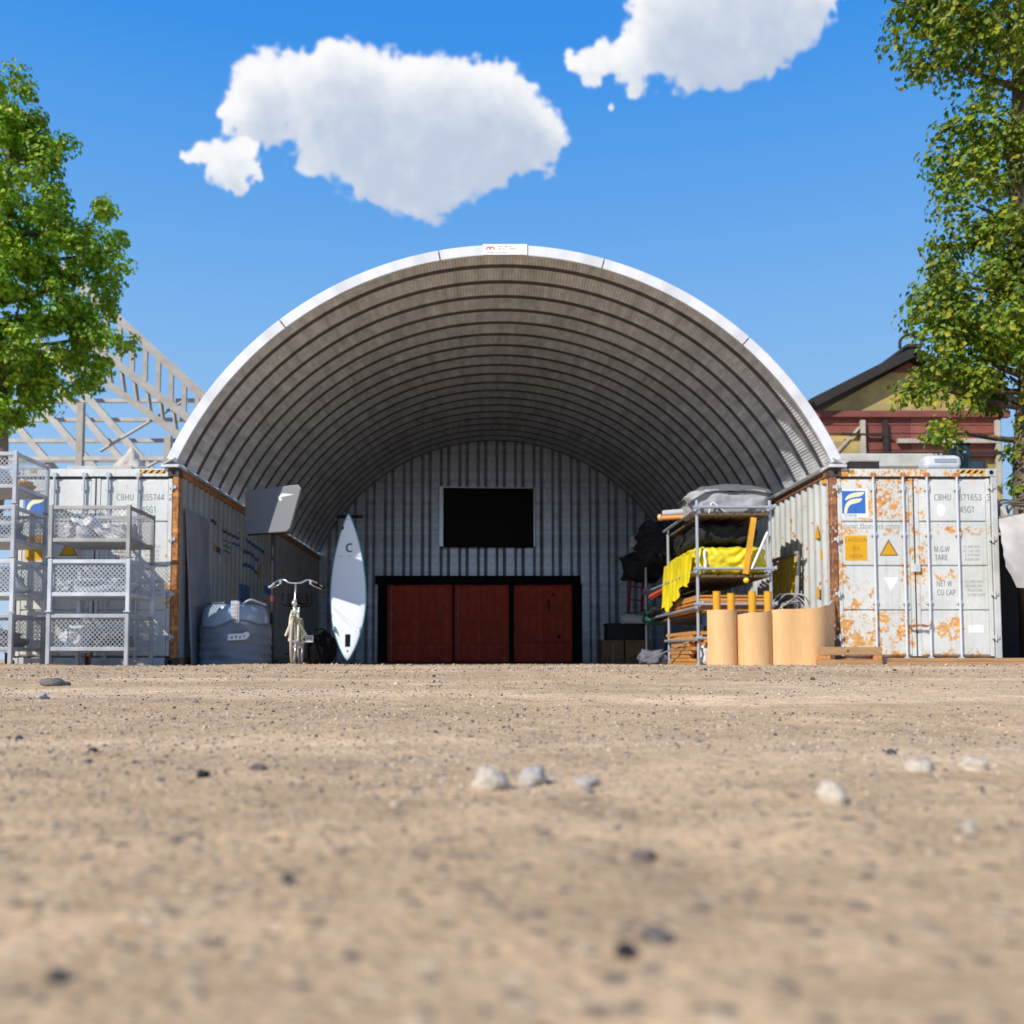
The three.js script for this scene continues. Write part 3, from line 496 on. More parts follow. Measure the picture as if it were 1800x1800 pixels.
// what lies in the baskets: lumpy sacks and wrapped parts
function lump(w, h, d, seed, rough = 0.35, detail = 4) {   // a sagging bundle resting on y = 0
  const g = mergeVertices(new THREE.IcosahedronGeometry(1, detail).deleteAttribute('normal').deleteAttribute('uv')), p = g.attributes.position;
  for (let i = 0; i < p.count; i++) {
    const v = V(p.getX(i), p.getY(i), p.getZ(i)); let n = 1 + rough * perlin.noise(v.x * 1.7 + seed, v.y * 1.7, v.z * 1.7) + rough * 0.55 * perlin.noise(v.x * 4 + seed, v.y * 3, v.z * 4 - seed) - rough * 0.4 * Math.abs(perlin.noise(v.x * 6, v.y * 6 + seed, v.z * 6));
    const sq = (a) => Math.sign(a) * Math.pow(Math.abs(a), 0.75); p.setXYZ(i, sq(v.x) * n * w / 2, Math.max(0, (sq(v.y) * n * 0.5 + 0.46) * h), sq(v.z) * n * d / 2);
  }
  g.computeVertexNormals(); const nn = g.attributes.normal; const m = muv(g); return m;
}
const sackWhite = mat(.74, .75, .76, .8, 0, { bumpMap: cloth, bumpScale: .002, map: speckle }), sackGrey = mat(.40, .43, .47, .75, 0, { map: speckle, bumpMap: cloth, bumpScale: .002 });
const inside = 0.232;
solo('wrapped_bundle', 'white wrapped bundle at the left in the top basket of the three stack', 'bundle', lump(.42, .36, .6, 1.2, .5), sackWhite, [BX - .24, 1.424 + inside, BZ + .03]);
solo('wrapped_bundle', 'white wrapped bundle at the right in the top basket of the three stack', 'bundle', lump(.44, .30, .6, 4.7, .55), sackWhite, [BX + .22, 1.424 + inside, BZ - .02]);
solo('wrapped_bundle', 'low grey blue bundle in the middle basket of the three stack', 'bundle', lump(.86, .26, .7, 7.7, .4), sackGrey, [BX, .712 + inside, BZ]);
solo('wrapped_bundle', 'pale sack at the left in the bottom basket of the three stack', 'bundle', lump(.36, .34, .6, 9.1, .4), sackWhite, [BX - .28, inside, BZ]);
solo('wrapped_bundle', 'dark sack at the right in the bottom basket of the three stack', 'bundle', lump(.40, .22, .6, 11.1, .5), mat(.10, .11, .13, .8, 0, { map: speckle }), [BX + .2, inside, BZ]);
solo('wrapped_bundle', 'grey bundle in the third basket of the tall left edge stack', 'bundle', lump(.8, .34, .7, 13.1, .5), sackGrey, [BX2, 1.424 + inside, BZ]);
solo('wrapped_bundle', 'pale bundle in the second basket of the tall left edge stack', 'bundle', lump(.8, .36, .7, 17.1, .4), sackWhite, [BX2 + .02, .712 + inside, BZ]);
solo('wrapped_bundle', 'white bundle in the topmost basket of the tall left edge stack', 'bundle', lump(.62, .34, .7, 19.1, .5), sackWhite, [BX2 - .12, 2.136 + inside, BZ]);
solo('wrapped_bundle', 'orange cloth bundle in the topmost basket of the tall left edge stack', 'bundle', lump(.22, .2, .3, 23.1, .5), mat(.75, .42, .10, .85, 0, { map: speckle }), [BX2 + .33, 2.136 + inside, BZ - .1]);
solo('wrapped_bundle', 'dim bundle in the lowest basket of the tall left edge stack', 'bundle', lump(.8, .3, .7, 29.1, .5), mat(.2, .2, .21, .8, 0, { map: speckle }), [BX2, inside, BZ]);
// rusty casters under the stacks
[[BX - .18, 'small rusty castor wheel under the three basket stack'], [BX2 + .26, 'small rusty castor wheel under the tall left edge stack']].forEach(([x, label]) => { const t = thing('castor', label, 'castor', [x, groundHeight(x, BZ), BZ]); part(t, 'wheel', place(new THREE.CylinderGeometry(.06, .06, .035, 18), 0, .06, 0, 0, 0, Math.PI / 2), mat(.05, .045, .04, .7)); part(t, 'fork', [box(.012, .12, .05, -.03, .10, 0), box(.012, .12, .05, .03, .10, 0), box(.09, .012, .09, 0, .165, 0)], rusty); });

// ------------------------------------------------------------------ left side of the shed
{ // a basketball backboard on its pole
  const t = thing('basketball_hoop', 'dark grey portable basketball backboard on a black pole, seen from behind, beside the blue tub', 'basketball hoop', [-3.31, 0, -1.02], -0.40);
  const sh = new THREE.Shape(); const pts = [[-.50, .33], [.47, .36], [.52, .30], [.33, -.30], [.27, -.345], [-.44, -.345], [-.50, -.28]];
  sh.moveTo(...pts[0]); pts.slice(1).forEach((p) => sh.lineTo(...p)); sh.closePath();
  part(t, 'backboard', place(new THREE.ExtrudeGeometry(sh, { depth: .03, bevelEnabled: true, bevelSize: .012, bevelThickness: .01, bevelSegments: 2 }), 0, 2.44, 0), mat(.19, .20, .215, .5, 0, { bumpMap: scuff, bumpScale: .002 }));
  const mk = new THREE.Shape(); mk.moveTo(.10, .20); mk.lineTo(.16, .13); mk.lineTo(.20, .15); mk.lineTo(.16, .19); mk.lineTo(.24, .20); mk.lineTo(.42, .22); mk.lineTo(.20, .25); mk.closePath();
  part(t, 'mark', place(new THREE.ShapeGeometry(mk), 0, 2.44, .0425), mat(.72, .74, .76, .5), 'pale slanting flash mark');
  part(t, 'lower_edge', rod([-.46, 2.075, .015], [.30, 2.075, .015], .014, 8), black);
  part(t, 'pole', rod([-.06, .08, -.10], [-.06, 2.5, -.10], .032, 14), mat(.02, .022, .026, .5, .2)); part(t, 'pole_collar', rod([-.06, 1.0, -.10], [-.06, 1.1, -.10], .042, 14), mat(.16, .03, .025, .6));
  part(t, 'bracket', [beam([-.06, 2.45, -.08], [-.3, 2.55, -.004], .04, .04), beam([-.06, 2.3, -.08], [.15, 2.3, -.004], .04, .04)], black);
  part(t, 'base', rbox(.6, .10, .5, -.06, .05, -.12, .04), mat(.03, .032, .036, .6));
  part(t, 'hoop', place(new THREE.TorusGeometry(.225, .010, 8, 32), -.42, 2.62, -.30, Math.PI / 2), mat(.04, .04, .045, .5, .3));
  const net = []; for (let k = 0; k < 12; k++) for (const s of [-1, 1]) { const p = []; for (let i = 0; i <= 5; i++) { const a = (k + s * i * .5) / 12 * Math.PI * 2, r = .22 - .02 * i; p.push([-.42 + r * Math.cos(a), 2.62 - i * .075, -.30 + r * Math.sin(a)]); } net.push(tube(p, .0055, 8, 4)); }
  part(t, 'net', net, mat(.02, .02, .025, .9));
}
{ // a grey sheet leaning on the container
  const t = thing('leaning_sheet', 'tall scuffed grey sheet leaning against the inner side of the left container', 'panel', [-4.33, 0, -0.85]);
  const g = box(.025, 2.36, 1.05, 0, 1.18, 0), p = g.attributes.position; part(t, 'sheet', g, mat(.30, .30, .325, .6, 0, { map: speckle, bumpMap: scuff, bumpScale: .008 })); 
  part(t, 'torn_label', box(.003, .34, .16, .0145, 1.05, .28), mat(.42, .34, .29, .8, 0, { map: speckle }), 'torn brown paper label'); part(t, 'label_scrap', box(.003, .10, .08, .0145, .96, .16), mat(.50, .32, .15, .8));
  t.rotation.z = 0.055;
}
{ // blue grey tub with a half pulled cover
  const t = thing('plastic_tub', 'round blue grey plastic tub half under a draped cover, at the left container', 'tub', [-3.80, 0, -0.75]);
  const blue = mat(.36, .45, .55, .28, 0, { map: speckle, clearcoat: .4, clearcoatRoughness: .25 }), cover = mat(.20, .235, .29, .6, 0, { bumpMap: cloth, bumpScale: .002, map: speckle });
  const pts = [[.02, 0], [.44, 0], [.48, .05], [.51, .5], [.50, .74], [.47, .86], [.435, .905], [.43, .93], [.40, .945], [.02, .955]].map(([r, y]) => new THREE.Vector2(r, y));
  part(t, 'shell', new THREE.LatheGeometry(pts, 48), blue);
  part(t, 'lid_rim', place(new THREE.TorusGeometry(.43, .016, 8, 48), 0, .94, 0, Math.PI / 2), mat(.10, .11, .13, .4));
  { const q = quads(), N = 96, Mr = 26, P = (i, j) => { const a = i / N * Math.PI * 2, f = j / Mr, top = .62 + .055 * Math.sin(a * 2 + .4) + .025 * Math.sin(a * 5), y = mix(top, 0.015, f), fold = .010 * Math.sin(y * 46 + 2.4 * Math.sin(a * 1.5) + a * 2) * smooth(.1, .5, f) + .014 * Math.sin(a * 7 + y * 5) * f + .016 * perlin.noise(Math.cos(a) * 2.2, y * 4, Math.sin(a) * 2.2), r = .515 + .02 * smooth(0, .1, f) + fold; return [r * Math.sin(a), y, r * Math.cos(a)]; };
    for (let i = 0; i < N; i++) for (let j = 0; j < Mr; j++) q.quad(P(i, j + 1), P(i + 1, j + 1), P(i + 1, j), P(i, j), [i / 20, j / 20], [i / 20 + .05, j / 20], [i / 20 + .05, j / 20 + .05], [i / 20, j / 20 + .05]);
    let g = mergeVertices(q.build().deleteAttribute('normal').deleteAttribute('uv'), 1e-4); g.computeVertexNormals(); const c = part(t, 'draped_cover', muv(g), cover);
    part(c, 'hem', tube([...Array(40)].map((_, k) => { const p = P(k / 40 * N, 0); return [p[0] * 1.015, p[1], p[2] * 1.015]; }), .016, 120, 6, true), cover);
    const logo = canvasTexture(256, 128, (x, w, h) => { x.clearRect(0, 0, w, h); x.fillStyle = '#dfe3e6'; x.font = 'bold 84px sans-serif'; x.save(); x.transform(1, -.06, -.12, 1, 24, 16); x.fillRect(6, 14, 200, 66); x.beginPath(); x.ellipse(196, 34, 38, 34, 0, 0, 7); x.fill(); x.fillStyle = '#3c4452'; for (const [a, b, r] of [[50, 50, 12], [92, 46, 13], [136, 52, 12], [180, 44, 10]]) { x.beginPath(); x.ellipse(a, b, r * .7, r, .3, 0, 7); x.fill(); } for (let k = 0; k < 6; k++) x.fillRect(20 + k * 34, 76, 12, 8); x.restore(); });
    const lg = new THREE.CylinderGeometry(.568, .568, .19, 12, 1, true, .0, .62); lg.translate(0, .42, 0); part(c, 'emblem', lg, new THREE.MeshPhysicalMaterial({ map: logo, transparent: true, alphaTest: .5, roughness: .7, side: THREE.DoubleSide }), 'white lettering patch'); }
  part(t, 'strap_block', rbox(.13, .34, .05, .12, .80, .49, .012), mat(.56, .60, .66, .4)); part(t, 'strap_inset', rbox(.05, .26, .012, .135, .79, .517, .004), mat(.55, .48, .42, .6));
  part(t, 'lifting_cord', tube([[.20, .93, .40], [.30, .99, .34], [.40, .96, .22], [.47, .93, .05]], .014, 20, 6), mat(.62, .66, .72, .4));
}
{ // the bicycle, head on
  const t = thing('bicycle', 'cream city bicycle with swept silver handlebars facing out of the shed', 'bicycle', [-2.70, 0, 0.30], 0.10);
  const cream = mat(.72, .66, .46, .35, 0, { clearcoat: .5 }), chrome = mat(.75, .76, .77, .22, .85), tyreM = mat(.52, .44, .34, .8, 0, { map: speckle }), dark = mat(.008, .008, .009, .8, 0, { specularIntensity: .2 });
  function wheel(z) {
    const w = part(t, 'wheel', place(new THREE.TorusGeometry(.335, .021, 10, 56), 0, .356, z, 0, Math.PI / 2), tyreM);
    part(w, 'rim', place(new THREE.TorusGeometry(.308, .012, 6, 56), 0, .356, z, 0, Math.PI / 2), chrome); part(w, 'hub', rod([-.05, .356, z], [.05, .356, z], .022, 10), chrome);
    const sp = []; for (let k = 0; k < 28; k++) { const a = k / 28 * Math.PI * 2, s = k % 2 ? .035 : -.035; sp.push(rod([s, .356 + .02 * Math.cos(a + .6), z + .02 * Math.sin(a + .6)], [0, .356 + .305 * Math.cos(a), z + .305 * Math.sin(a)], .0014, 4)); } const spokes = part(w, 'spokes', sp, chrome); spokes.userData.kind = 'stuff';
    const q = []; const fq = quads(), n = 26; for (let i = 0; i < n; i++) { const A = mix(-.35, 1.9, i / n), B = mix(-.35, 1.9, (i + 1) / n), P = (a, u) => [u * .026, .356 + (.378 - .012 * u * u) * Math.cos(a), z - (.378 - .012 * u * u) * Math.sin(a)]; for (let u = -1; u < 1; u += .5) fq.quad(P(A, u), P(A, u + .5), P(B, u + .5), P(B, u), [0, 0], [1, 0], [1, 1], [0, 1]); }
    part(t, 'mudguard', fq.build(), cream); return w;
  }
  wheel(0.0); wheel(-1.08);
  for (const s of [-1, 1]) part(t, 'fork_blade', tube([[s * .03, .80, -.10], [s * .055, .70, -.08], [s * .062, .50, -.03], [s * .06, .356, 0]], .0155, 16, 8), cream);
  for (const s of [-1, 1]) part(t, 'mudguard_stay', rod([s * .012, .72, -.02], [s * (s > 0 ? .19 : .11), .43, .02], .007, 8, .017), cream);
  part(t, 'fork_crown', rbox(.09, .04, .05, 0, .775, -.09, .012), chrome); part(t, 'head_tube', rod([0, .78, -.10], [0, .96, -.16], .026, 12), cream);
  part(t, 'stem', tube([[0, .95, -.16], [0, 1.12, -.20], [0, 1.19, -.17], [0, 1.20, -.13]], .0135, 14, 8), chrome);
  part(t, 'handlebar', tube([[-.36, 1.165, -.36], [-.28, 1.22, -.25], [-.17, 1.245, -.17], [-.08, 1.20, -.13], [0, 1.195, -.125], [.08, 1.20, -.13], [.17, 1.245, -.17], [.28, 1.22, -.25], [.37, 1.165, -.36]], .0125, 48, 8), chrome);
  for (const s of [-1, 1]) { part(t, 'grip', tube([[s * .40, 1.155, -.40], [s * .36, 1.165, -.36], [s * .30, 1.21, -.275]], .018, 8, 8), s > 0 ? dark : mat(.5, .5, .5, .5)); part(t, 'brake_lever', tube([[s * .20, 1.21, -.18], [s * .25, 1.165, -.17], [s * .36, 1.125, -.28]], .0085, 10, 6), chrome); part(t, 'lever_clamp', rbox(.03, .07, .04, s * .215, 1.215, -.19, .006), chrome); }
  part(t, 'top_tube', rod([0, .93, -.15], [0, .62, -.64], .016, 10), cream); part(t, 'down_tube', rod([0, .82, -.12], [0, .29, -.56], .019, 10), cream); part(t, 'seat_tube', rod([0, .29, -.56], [0, .80, -.72], .016, 10), cream);
  for (const s of [-1, 1]) { part(t, 'seat_stay', rod([s * .02, .70, -.70], [s * .055, .356, -1.08], .009, 8), cream); part(t, 'chain_stay', rod([s * .03, .29, -.57], [s * .06, .356, -1.08], .010, 8), cream); }
  part(t, 'seat_post', rod([0, .80, -.72], [0, .95, -.765], .013, 8), chrome); part(t, 'saddle', place(lump(.22, .09, .28, 3.3, .12, 3), 0, .94, -.77), dark);
  part(t, 'crank', [rod([-.06, .29, -.56], [.06, .29, -.56], .03, 10), rod([.07, .29, -.56], [.09, .40, -.44], .011, 6), rod([-.07, .29, -.56], [-.09, .18, -.68], .011, 6)], chrome); for (const s of [-1, 1]) part(t, 'pedal', rbox(.09, .022, .07, s * .14, s > 0 ? .40 : .18, s > 0 ? -.44 : -.68, .005), dark);
  part(t, 'front_lamp', place(new THREE.SphereGeometry(.045, 14, 10), 0, .90, -.075), chrome);
  part(t, 'carrier_box', rbox(.30, .17, .26, .02, .98, -.32, .02), dark); part(t, 'carrier_frame', tube([[-.19, 1.07, -.30], [-.20, .90, -.32], [-.12, .88, -.34], [.20, .88, -.34], [.22, .92, -.32], [.22, 1.07, -.30]], .009, 30, 6), dark);
}
{ const t = thing('black_bag', 'soft black bag with a pale badge on the ground beside the bicycle', 'bag', [-2.41, 0, -.32]);
  part(t, 'bag_body', lump(.42, .54, .42, 5.9, .22), mat(.006, .006, .007, .9, 0, { bumpMap: cloth, bumpScale: .003, specularIntensity: .15 }));
  const map = canvasTexture(128, 96, (x, w, h) => { x.fillStyle = '#c9cbcd'; x.fillRect(0, 0, w, h); x.fillStyle = '#141414'; x.fillRect(14, 16, 44, 10); x.fillRect(68, 16, 44, 10); x.fillRect(14, 42, 44, 10); x.fillRect(68, 42, 44, 10); x.fillRect(22, 68, 84, 10); });
  part(t, 'badge', rbox(.125, .105, .02, -.14, .40, .222, .008, -.1), mat(.6, .6, .6, .6)); part(t, 'badge_print', ...printed(.115, .095, map, -.14, .40, .2345)); part(t, 'strap', tube([[-.12, .46, .05], [-.08, .54, 0], [.04, .54, 0], [.09, .46, .05]], .014, 16, 6), black); }
{ // the surfboard, upright, fins to the front
  const t = thing('surfboard', 'white pointed surfboard with mint rails standing upright, bearing a letter C', 'surfboard', [-2.25, 0.07, -1.92]);
  const L = 2.46, N = 60, K = 20, q = quads();
  const width = (f) => { const a = f < .42 ? Math.pow(Math.sin(f / .42 * Math.PI / 2), .72) : Math.pow(Math.max(0, Math.cos((f - .42) / .58 * Math.PI / 2)), .74); return Math.max(.004, .308 * a); };
  const P = (i, k) => { const f = i / N, w = width(f), th = Math.min(.036, w * .5), a = k / K * Math.PI * 2, cx = Math.cos(a), sx = Math.sin(a); return [w * Math.sign(cx) * Math.pow(Math.abs(cx), .55), f * L, th * Math.sign(sx) * Math.pow(Math.abs(sx), .8) + .10 * (f - .45) ** 2]; };
  for (let i = 0; i < N; i++) for (let k = 0; k < K; k++) q.quad(P(i, k), P(i, k + 1), P(i + 1, k + 1), P(i + 1, k), ...[[i, k], [i, k + 1], [i + 1, k + 1], [i + 1, k]].map(([a, b]) => { const p = P(a, b); return [p[0] / .7 + .5, p[1] / L]; }));
  const g = mergeVertices(q.build().deleteAttribute('normal'), 1e-5); g.computeVertexNormals();
  const map = (() => { const W = 512, H = 1800, cv = document.createElement('canvas'); cv.width = W; cv.height = H; const c = cv.getContext('2d'); c.fillStyle = '#5fb4b4'; c.fillRect(0, 0, W, H); c.fillStyle = '#f1f3f5'; c.beginPath(); for (let i = 0; i <= 100; i++) { const f = .012 + i / 100 * .976, w = Math.max(0, width(f) - .022); c.lineTo((.5 + w / .7) * W, H - f * H); } for (let i = 100; i >= 0; i--) { const f = .012 + i / 100 * .976, w = Math.max(0, width(f) - .022); c.lineTo((.5 - w / .7) * W, H - f * H); } c.fill();
    c.fillStyle = '#2b3744'; c.font = 'bold 150px sans-serif'; c.textAlign = 'center'; c.fillText('C', W * .52, H * .265); c.fillStyle = '#7d8894'; c.fillRect(W * .30, H * .29, 22, 12); c.fillRect(W * .50, H * .29, 30, 6); c.fillRect(W * .68, H * .29, 60, 9); c.fillStyle = '#10151a'; c.beginPath(); c.ellipse(W * .36, H * .10, 20, 22, 0, 0, 7); c.fill(); c.fillStyle = '#8f98a2'; c.fillRect(W * .45, H * .04, 40, 9); 
    const t = new THREE.CanvasTexture(cv); t.colorSpace = THREE.SRGBColorSpace; return t; })();
  part(t, 'board', g, new THREE.MeshPhysicalMaterial({ map, roughness: .3, clearcoat: .4, side: THREE.DoubleSide }));
  for (const s of [-1, 1]) { const f = new THREE.Shape(); f.moveTo(-.055, 0); f.quadraticCurveTo(-.06, .08, .01, .12); f.quadraticCurveTo(.005, .05, .055, 0); const fg = new THREE.ExtrudeGeometry(f, { depth: .008, bevelEnabled: false }); fg.applyMatrix4(new THREE.Matrix4().makeBasis(V(0, -1, 0), V(0, 0, 1), V(-1, 0, 0))); part(t, 'fin', place(fg, s * .20, .52, .028, 0, s * .25), mat(.35, .40, .47, .4)); }
  part(t, 'fin_box', rbox(.085, .21, .012, .005, .34, .045, .003), black); part(t, 'leash_plug', place(new THREE.CylinderGeometry(.016, .016, .012, 14), .005, .165, .045, Math.PI / 2), black);
  part(t, 'shadow_line', [beam([-.27, .92, .0392], [.22, .50, .0392], .006, .002), beam([-.255, .88, .0392], [.19, .44, .0392], .006, .002)], mat(.45, .47, .5, .6));  // thin cast shadows across the board, painted as grey strips
}
{ const t = thing('surfboard_stand', 'black metal stand behind the upright surfboard', 'stand', [-2.25, 0, -2.08]);
  part(t, 'post', rod([0, 0, 0], [0, 2.5, 0], .02, 10), black); part(t, 'cross_bar', beam([-.22, 2.50, .02], [.22, 2.50, .02], .05, .05), black); part(t, 'base_plate', rbox(.5, .02, .4, 0, .01, 0, .004), black); part(t, 'toe_rest', rbox(.14, .07, .20, 0, .042, .16, .006), black); }
// ------------------------------------------------------------------ right side of the shed: the scaffold shelf and what lies on it
const tubeSteel = mat(.58, .62, .67, .36, .45, { map: speckle }), plankM = mat(.42, .40, .38, .8, 0, { map: wood(601, [120, 100, 78], [176, 154, 124]) });
const orangeWood = [[196, 128, 52], [232, 170, 88]], orangePly = mat(1, 1, 1, .65, 0, { map: wood(611, ...orangeWood) }), orangePly2 = mat(.9, .88, .84, .65, 0, { map: wood(617, ...orangeWood) }), rawWood = mat(1, 1, 1, .75, 0, { map: wood(623, [168, 112, 58], [222, 168, 104]) }), rawWood2 = mat(.86, .82, .78, .75, 0, { map: wood(629, [168, 112, 58], [222, 168, 104]) });
{
  const t = thing('scaffold_shelf', 'tall scaffold tube shelf along the right side of the shed', 'shelf');
  const xs = [3.25, 4.36], zs = [-0.56, -2.8, -5.1], tops = [2.52, 2.36, 2.2], levels = [2.41, 1.47, 0.93];
  zs.forEach((z, k) => xs.forEach((x) => { const p = part(t, 'post', rod([x, 0, z], [x, tops[k], z], .025, 12), tubeSteel); part(p, 'foot_plate', rbox(.13, .012, .13, x, .006, z, .003), tubeSteel); }));
  for (const y of levels) {
    zs.forEach((z, k) => { if (y > tops[k]) return; part(t, 'cross_tube', rod([xs[0] - .07, y, z + .05], [xs[1] + .08, y, z + .05], .0235, 10), tubeSteel); for (const x of xs) part(t, 'coupler', [rbox(.075, .085, .085, x, y, z + .022, .012), rod([x + .03, y + .01, z + .03], [x + .08, y + .04, z + .06], .011, 6)], tubeSteel); });
    for (const x of xs) part(t, 'long_tube', rod([x - .05, y - .05, zs[0] + .1], [x - .05, y - .05, y > 2.3 ? zs[1] - .1 : zs[2] - .12], .0235, 10), tubeSteel);
    for (let k = 0; k < 4; k++) part(t, 'deck_board', rbox(.225, .038, y > 2.3 ? 2.5 : 4.75, 3.42 + k * .26, y - .115 + .0, y > 2.3 ? -1.72 : -2.85, .004), plankM);
  }
  part(t, 'brace', rod([4.05, 1.46, -.49], [4.30, 2.02, -.49], .021, 10), mat(.70, .72, .74, .4, .2)); part(t, 'brace', rod([3.29, .45, -.50], [2.86, .06, -3.2], .012, 8), tubeSteel);
  part(t, 'low_tube', rod([xs[0] - .06, .42, -.52], [xs[0] + .32, .42, -.52], .0235, 10), tubeSteel); part(t, 'low_tube', rod([xs[0] - .05, .40, -.5], [xs[0] - .05, .42, -2.9], .0235, 10), tubeSteel);
}
// soft goods
function softBlock(w, h, d, seed, fold, sag = 0, wave = 9) {   // a wrapped block with drawn folds; stands on y = 0
  const g = new THREE.BoxGeometry(w, h, d, 44, 26, 44), p = g.attributes.position;
  for (let i = 0; i < p.count; i++) {
    let x = p.getX(i), y = p.getY(i), z = p.getZ(i); const nx = x / (w / 2), ny = y / (h / 2), nz = z / (d / 2), r = Math.pow(Math.abs(nx) ** 6 + Math.abs(ny) ** 6 + Math.abs(nz) ** 6, 1 / 6), m = Math.max(Math.abs(nx), Math.abs(ny), Math.abs(nz)); const k = m / r;
    x *= mix(1, k, .9); y *= mix(1, k, .9); z *= mix(1, k, .9);
    const f = fold * (Math.sin((x * 0.8 + y * 1.15 + .35 * Math.sin(x * 5 + seed)) * wave / Math.max(w, h) * 3 + 3 * perlin.noise(x * 2 + seed, y * 2, z * 2)) * .6 + perlin.noise(x * 5 + seed, y * 7, z * 5) + .6 * perlin.noise(x * 13, y * 15 + seed, z * 13));
    p.setXYZ(i, x + nx * f, y + h / 2 + ny * f * .8 - sag * (1 - nx * nx) * (ny > 0 ? 1 : 0) * h, z + nz * f);
  }
  g.computeVertexNormals(); const k = mergeVertices(g.deleteAttribute('uv').deleteAttribute('normal'), 1e-4); k.computeVertexNormals(); return muv(k);
}
const yellow = mat(.86, .70, .02, .42, 0, { map: speckle, sheen: .2 }), greyCloth = mat(.42, .425, .43, .75, 0, { map: speckle, bumpMap: cloth, bumpScale: .002 }), darkCloth = mat(.14, .15, .165, .8, 0, { map: speckle, bumpMap: cloth, bumpScale: .002 }), blackCloth = mat(.014, .015, .018, .85, 0, { map: speckle, bumpMap: cloth, bumpScale: .003 });
const DECK = (y) => y - .094;
{ const t = thing('yellow_tarp', 'crumpled bright yellow tarpaulin over a load on the middle of the scaffold shelf', 'tarpaulin', [3.80, DECK(1.47), -1.75]);
  part(t, 'tarp', softBlock(1.16, .46, 2.3, 2.2, .022, 0, 11), yellow);
  { // the side that hangs down
    const q = quads(), N = 40, Mr = 12, P = (i, j) => { const f = i / N, g = j / Mr, z = mix(1.05, -1.16, f), drop = mix(.10, .42, smooth(.05, .75, f)) + .05 * Math.sin(f * 19), y = mix(.36, -drop, g), x = -.60 - .05 * g - .018 * Math.sin(z * 21 + y * 3) * (.3 + g) - .02 * perlin.noise(z * 3, y * 3, 4.1); return [x, y, z]; };
    for (let i = 0; i < N; i++) for (let j = 0; j < Mr; j++) q.quad(P(i, j), P(i + 1, j), P(i + 1, j + 1), P(i, j + 1), [0, 0], [.1, 0], [.1, .1], [0, .1]);
    const g = mergeVertices(q.build().deleteAttribute('normal').deleteAttribute('uv'), 1e-4); g.computeVertexNormals(); part(t, 'hanging_flap', muv(g), yellow); }
  part(t, 'white_strap', tube([[-.42, .40, 1.155], [-.44, .30, 1.175], [-.42, .18, 1.18], [-.46, .03, 1.165]], .02, 16, 6), mat(.8, .8, .8, .6)); part(t, 'white_strap', tube([[.22, .44, 1.15], [.235, .36, 1.175], [.23, .28, 1.18]], .018, 10, 6), mat(.8, .8, .8, .6)); }
{ const t = thing('grey_canopy', 'rolled grey canopy with a dark cover on top of the scaffold shelf', 'canopy', [3.80, DECK(2.41), -1.15]);
  part(t, 'canopy_roll', softBlock(1.20, .42, 1.0, 8.2, .02, 0, 4), greyCloth);
  { const q = quads(), N = 40, Mr = 24, P = (i, j) => { const u = i / N * 2 - 1, v = j / Mr, x = u * .66, lip = .10 + .24 * (u * u) * (u > 0 ? .55 : .9), z = mix(.54, -.55, v), y = mix(.40 - lip * .35, .44, smooth(0, .35, v)) + .10 * (1 - (u - .1) ** 2) * Math.sin(Math.PI * clamp(v * 1.1)) - .16 * (u < -.6 ? (-u - .6) * 2 : 0) + .014 * perlin.noise(x * 6, v * 7, 2.2); return [x, y, z]; };
    for (let i = 0; i < N; i++) for (let j = 0; j < Mr; j++) q.quad(P(i, j), P(i + 1, j), P(i + 1, j + 1), P(i, j + 1), [0, 0], [.1, 0], [.1, .1], [0, .1]);
    const g = mergeVertices(q.build().deleteAttribute('normal').deleteAttribute('uv'), 1e-4); g.computeVertexNormals(); part(t, 'dark_cover', muv(g), darkCloth); }
  part(t, 'tie_strap', tube([[-.35, .02, .53], [-.30, .18, .55], [-.22, .12, .56], [-.10, .03, .54]], .014, 14, 6), mat(.75, .75, .74, .7)); }
{ const t = thing('wrapped_pole', 'grey padded pole with an orange underside lying across the shelf top, sticking out left', 'pole', [0, 0, 0]);
  part(t, 'padding', rod([2.93, 2.47, -1.55], [3.95, 2.47, -.95], .055, 16), mat(.45, .46, .48, .6, 0, { map: speckle })); part(t, 'orange_sleeve', rod([2.88, 2.40, -1.56], [3.55, 2.39, -1.20], .036, 12), mat(.75, .26, .05, .6)); part(t, 'end_cap', rod([2.86, 2.41, -1.57], [2.90, 2.41, -1.545], .052, 12), mat(.80, .45, .22, .6)); }
{ const t = thing('plywood_stack', 'stack of orange shuttering boards on the lowest scaffold shelf deck', 'board stack', [3.80, DECK(.93), -1.72]); const R = rng(31); let y = 0;
  for (let k = 0; k < 9; k++) { const h = .024 + .004 * R(); part(t, 'board', box(1.10 + .03 * R(), h - .003, 2.3 + .05 * R(), .02 * (R() - .5), y + h / 2, .03 * (R() - .5), 0, .02 * (R() - .5)), [orangePly, orangePly2, rawWood][k % 3]); y += h; } }
{ const t = thing('timber_stack', 'pile of sawn timber offcuts on the floor under the scaffold shelf', 'timber stack', [3.62, 0, -1.75]); const R = rng(37);
  for (let r = 0; r < 9; r++) { const n = r > 6 ? 4 : 6; for (let k = 0; k < n; k++) { const w = .085 + .03 * R(), h = .056, L = 1.4 + .5 * R(); part(t, 'plank', box(w, h - .004, L, -.36 + k * .125 + .02 * (R() - .5), .03 + r * .06, .12 * (R() - .5), .004 * (R() - .5), .10 * (R() - .5)), [rawWood, rawWood2, orangePly2][Math.floor(R() * 3)]); } } }
solo('rag_heap', 'heap of pale crumpled rags beside the front scaffold post', 'rags', lump(.44, .34, .34, 61.1, .6), sackWhite, [3.50, 0, -.72]);
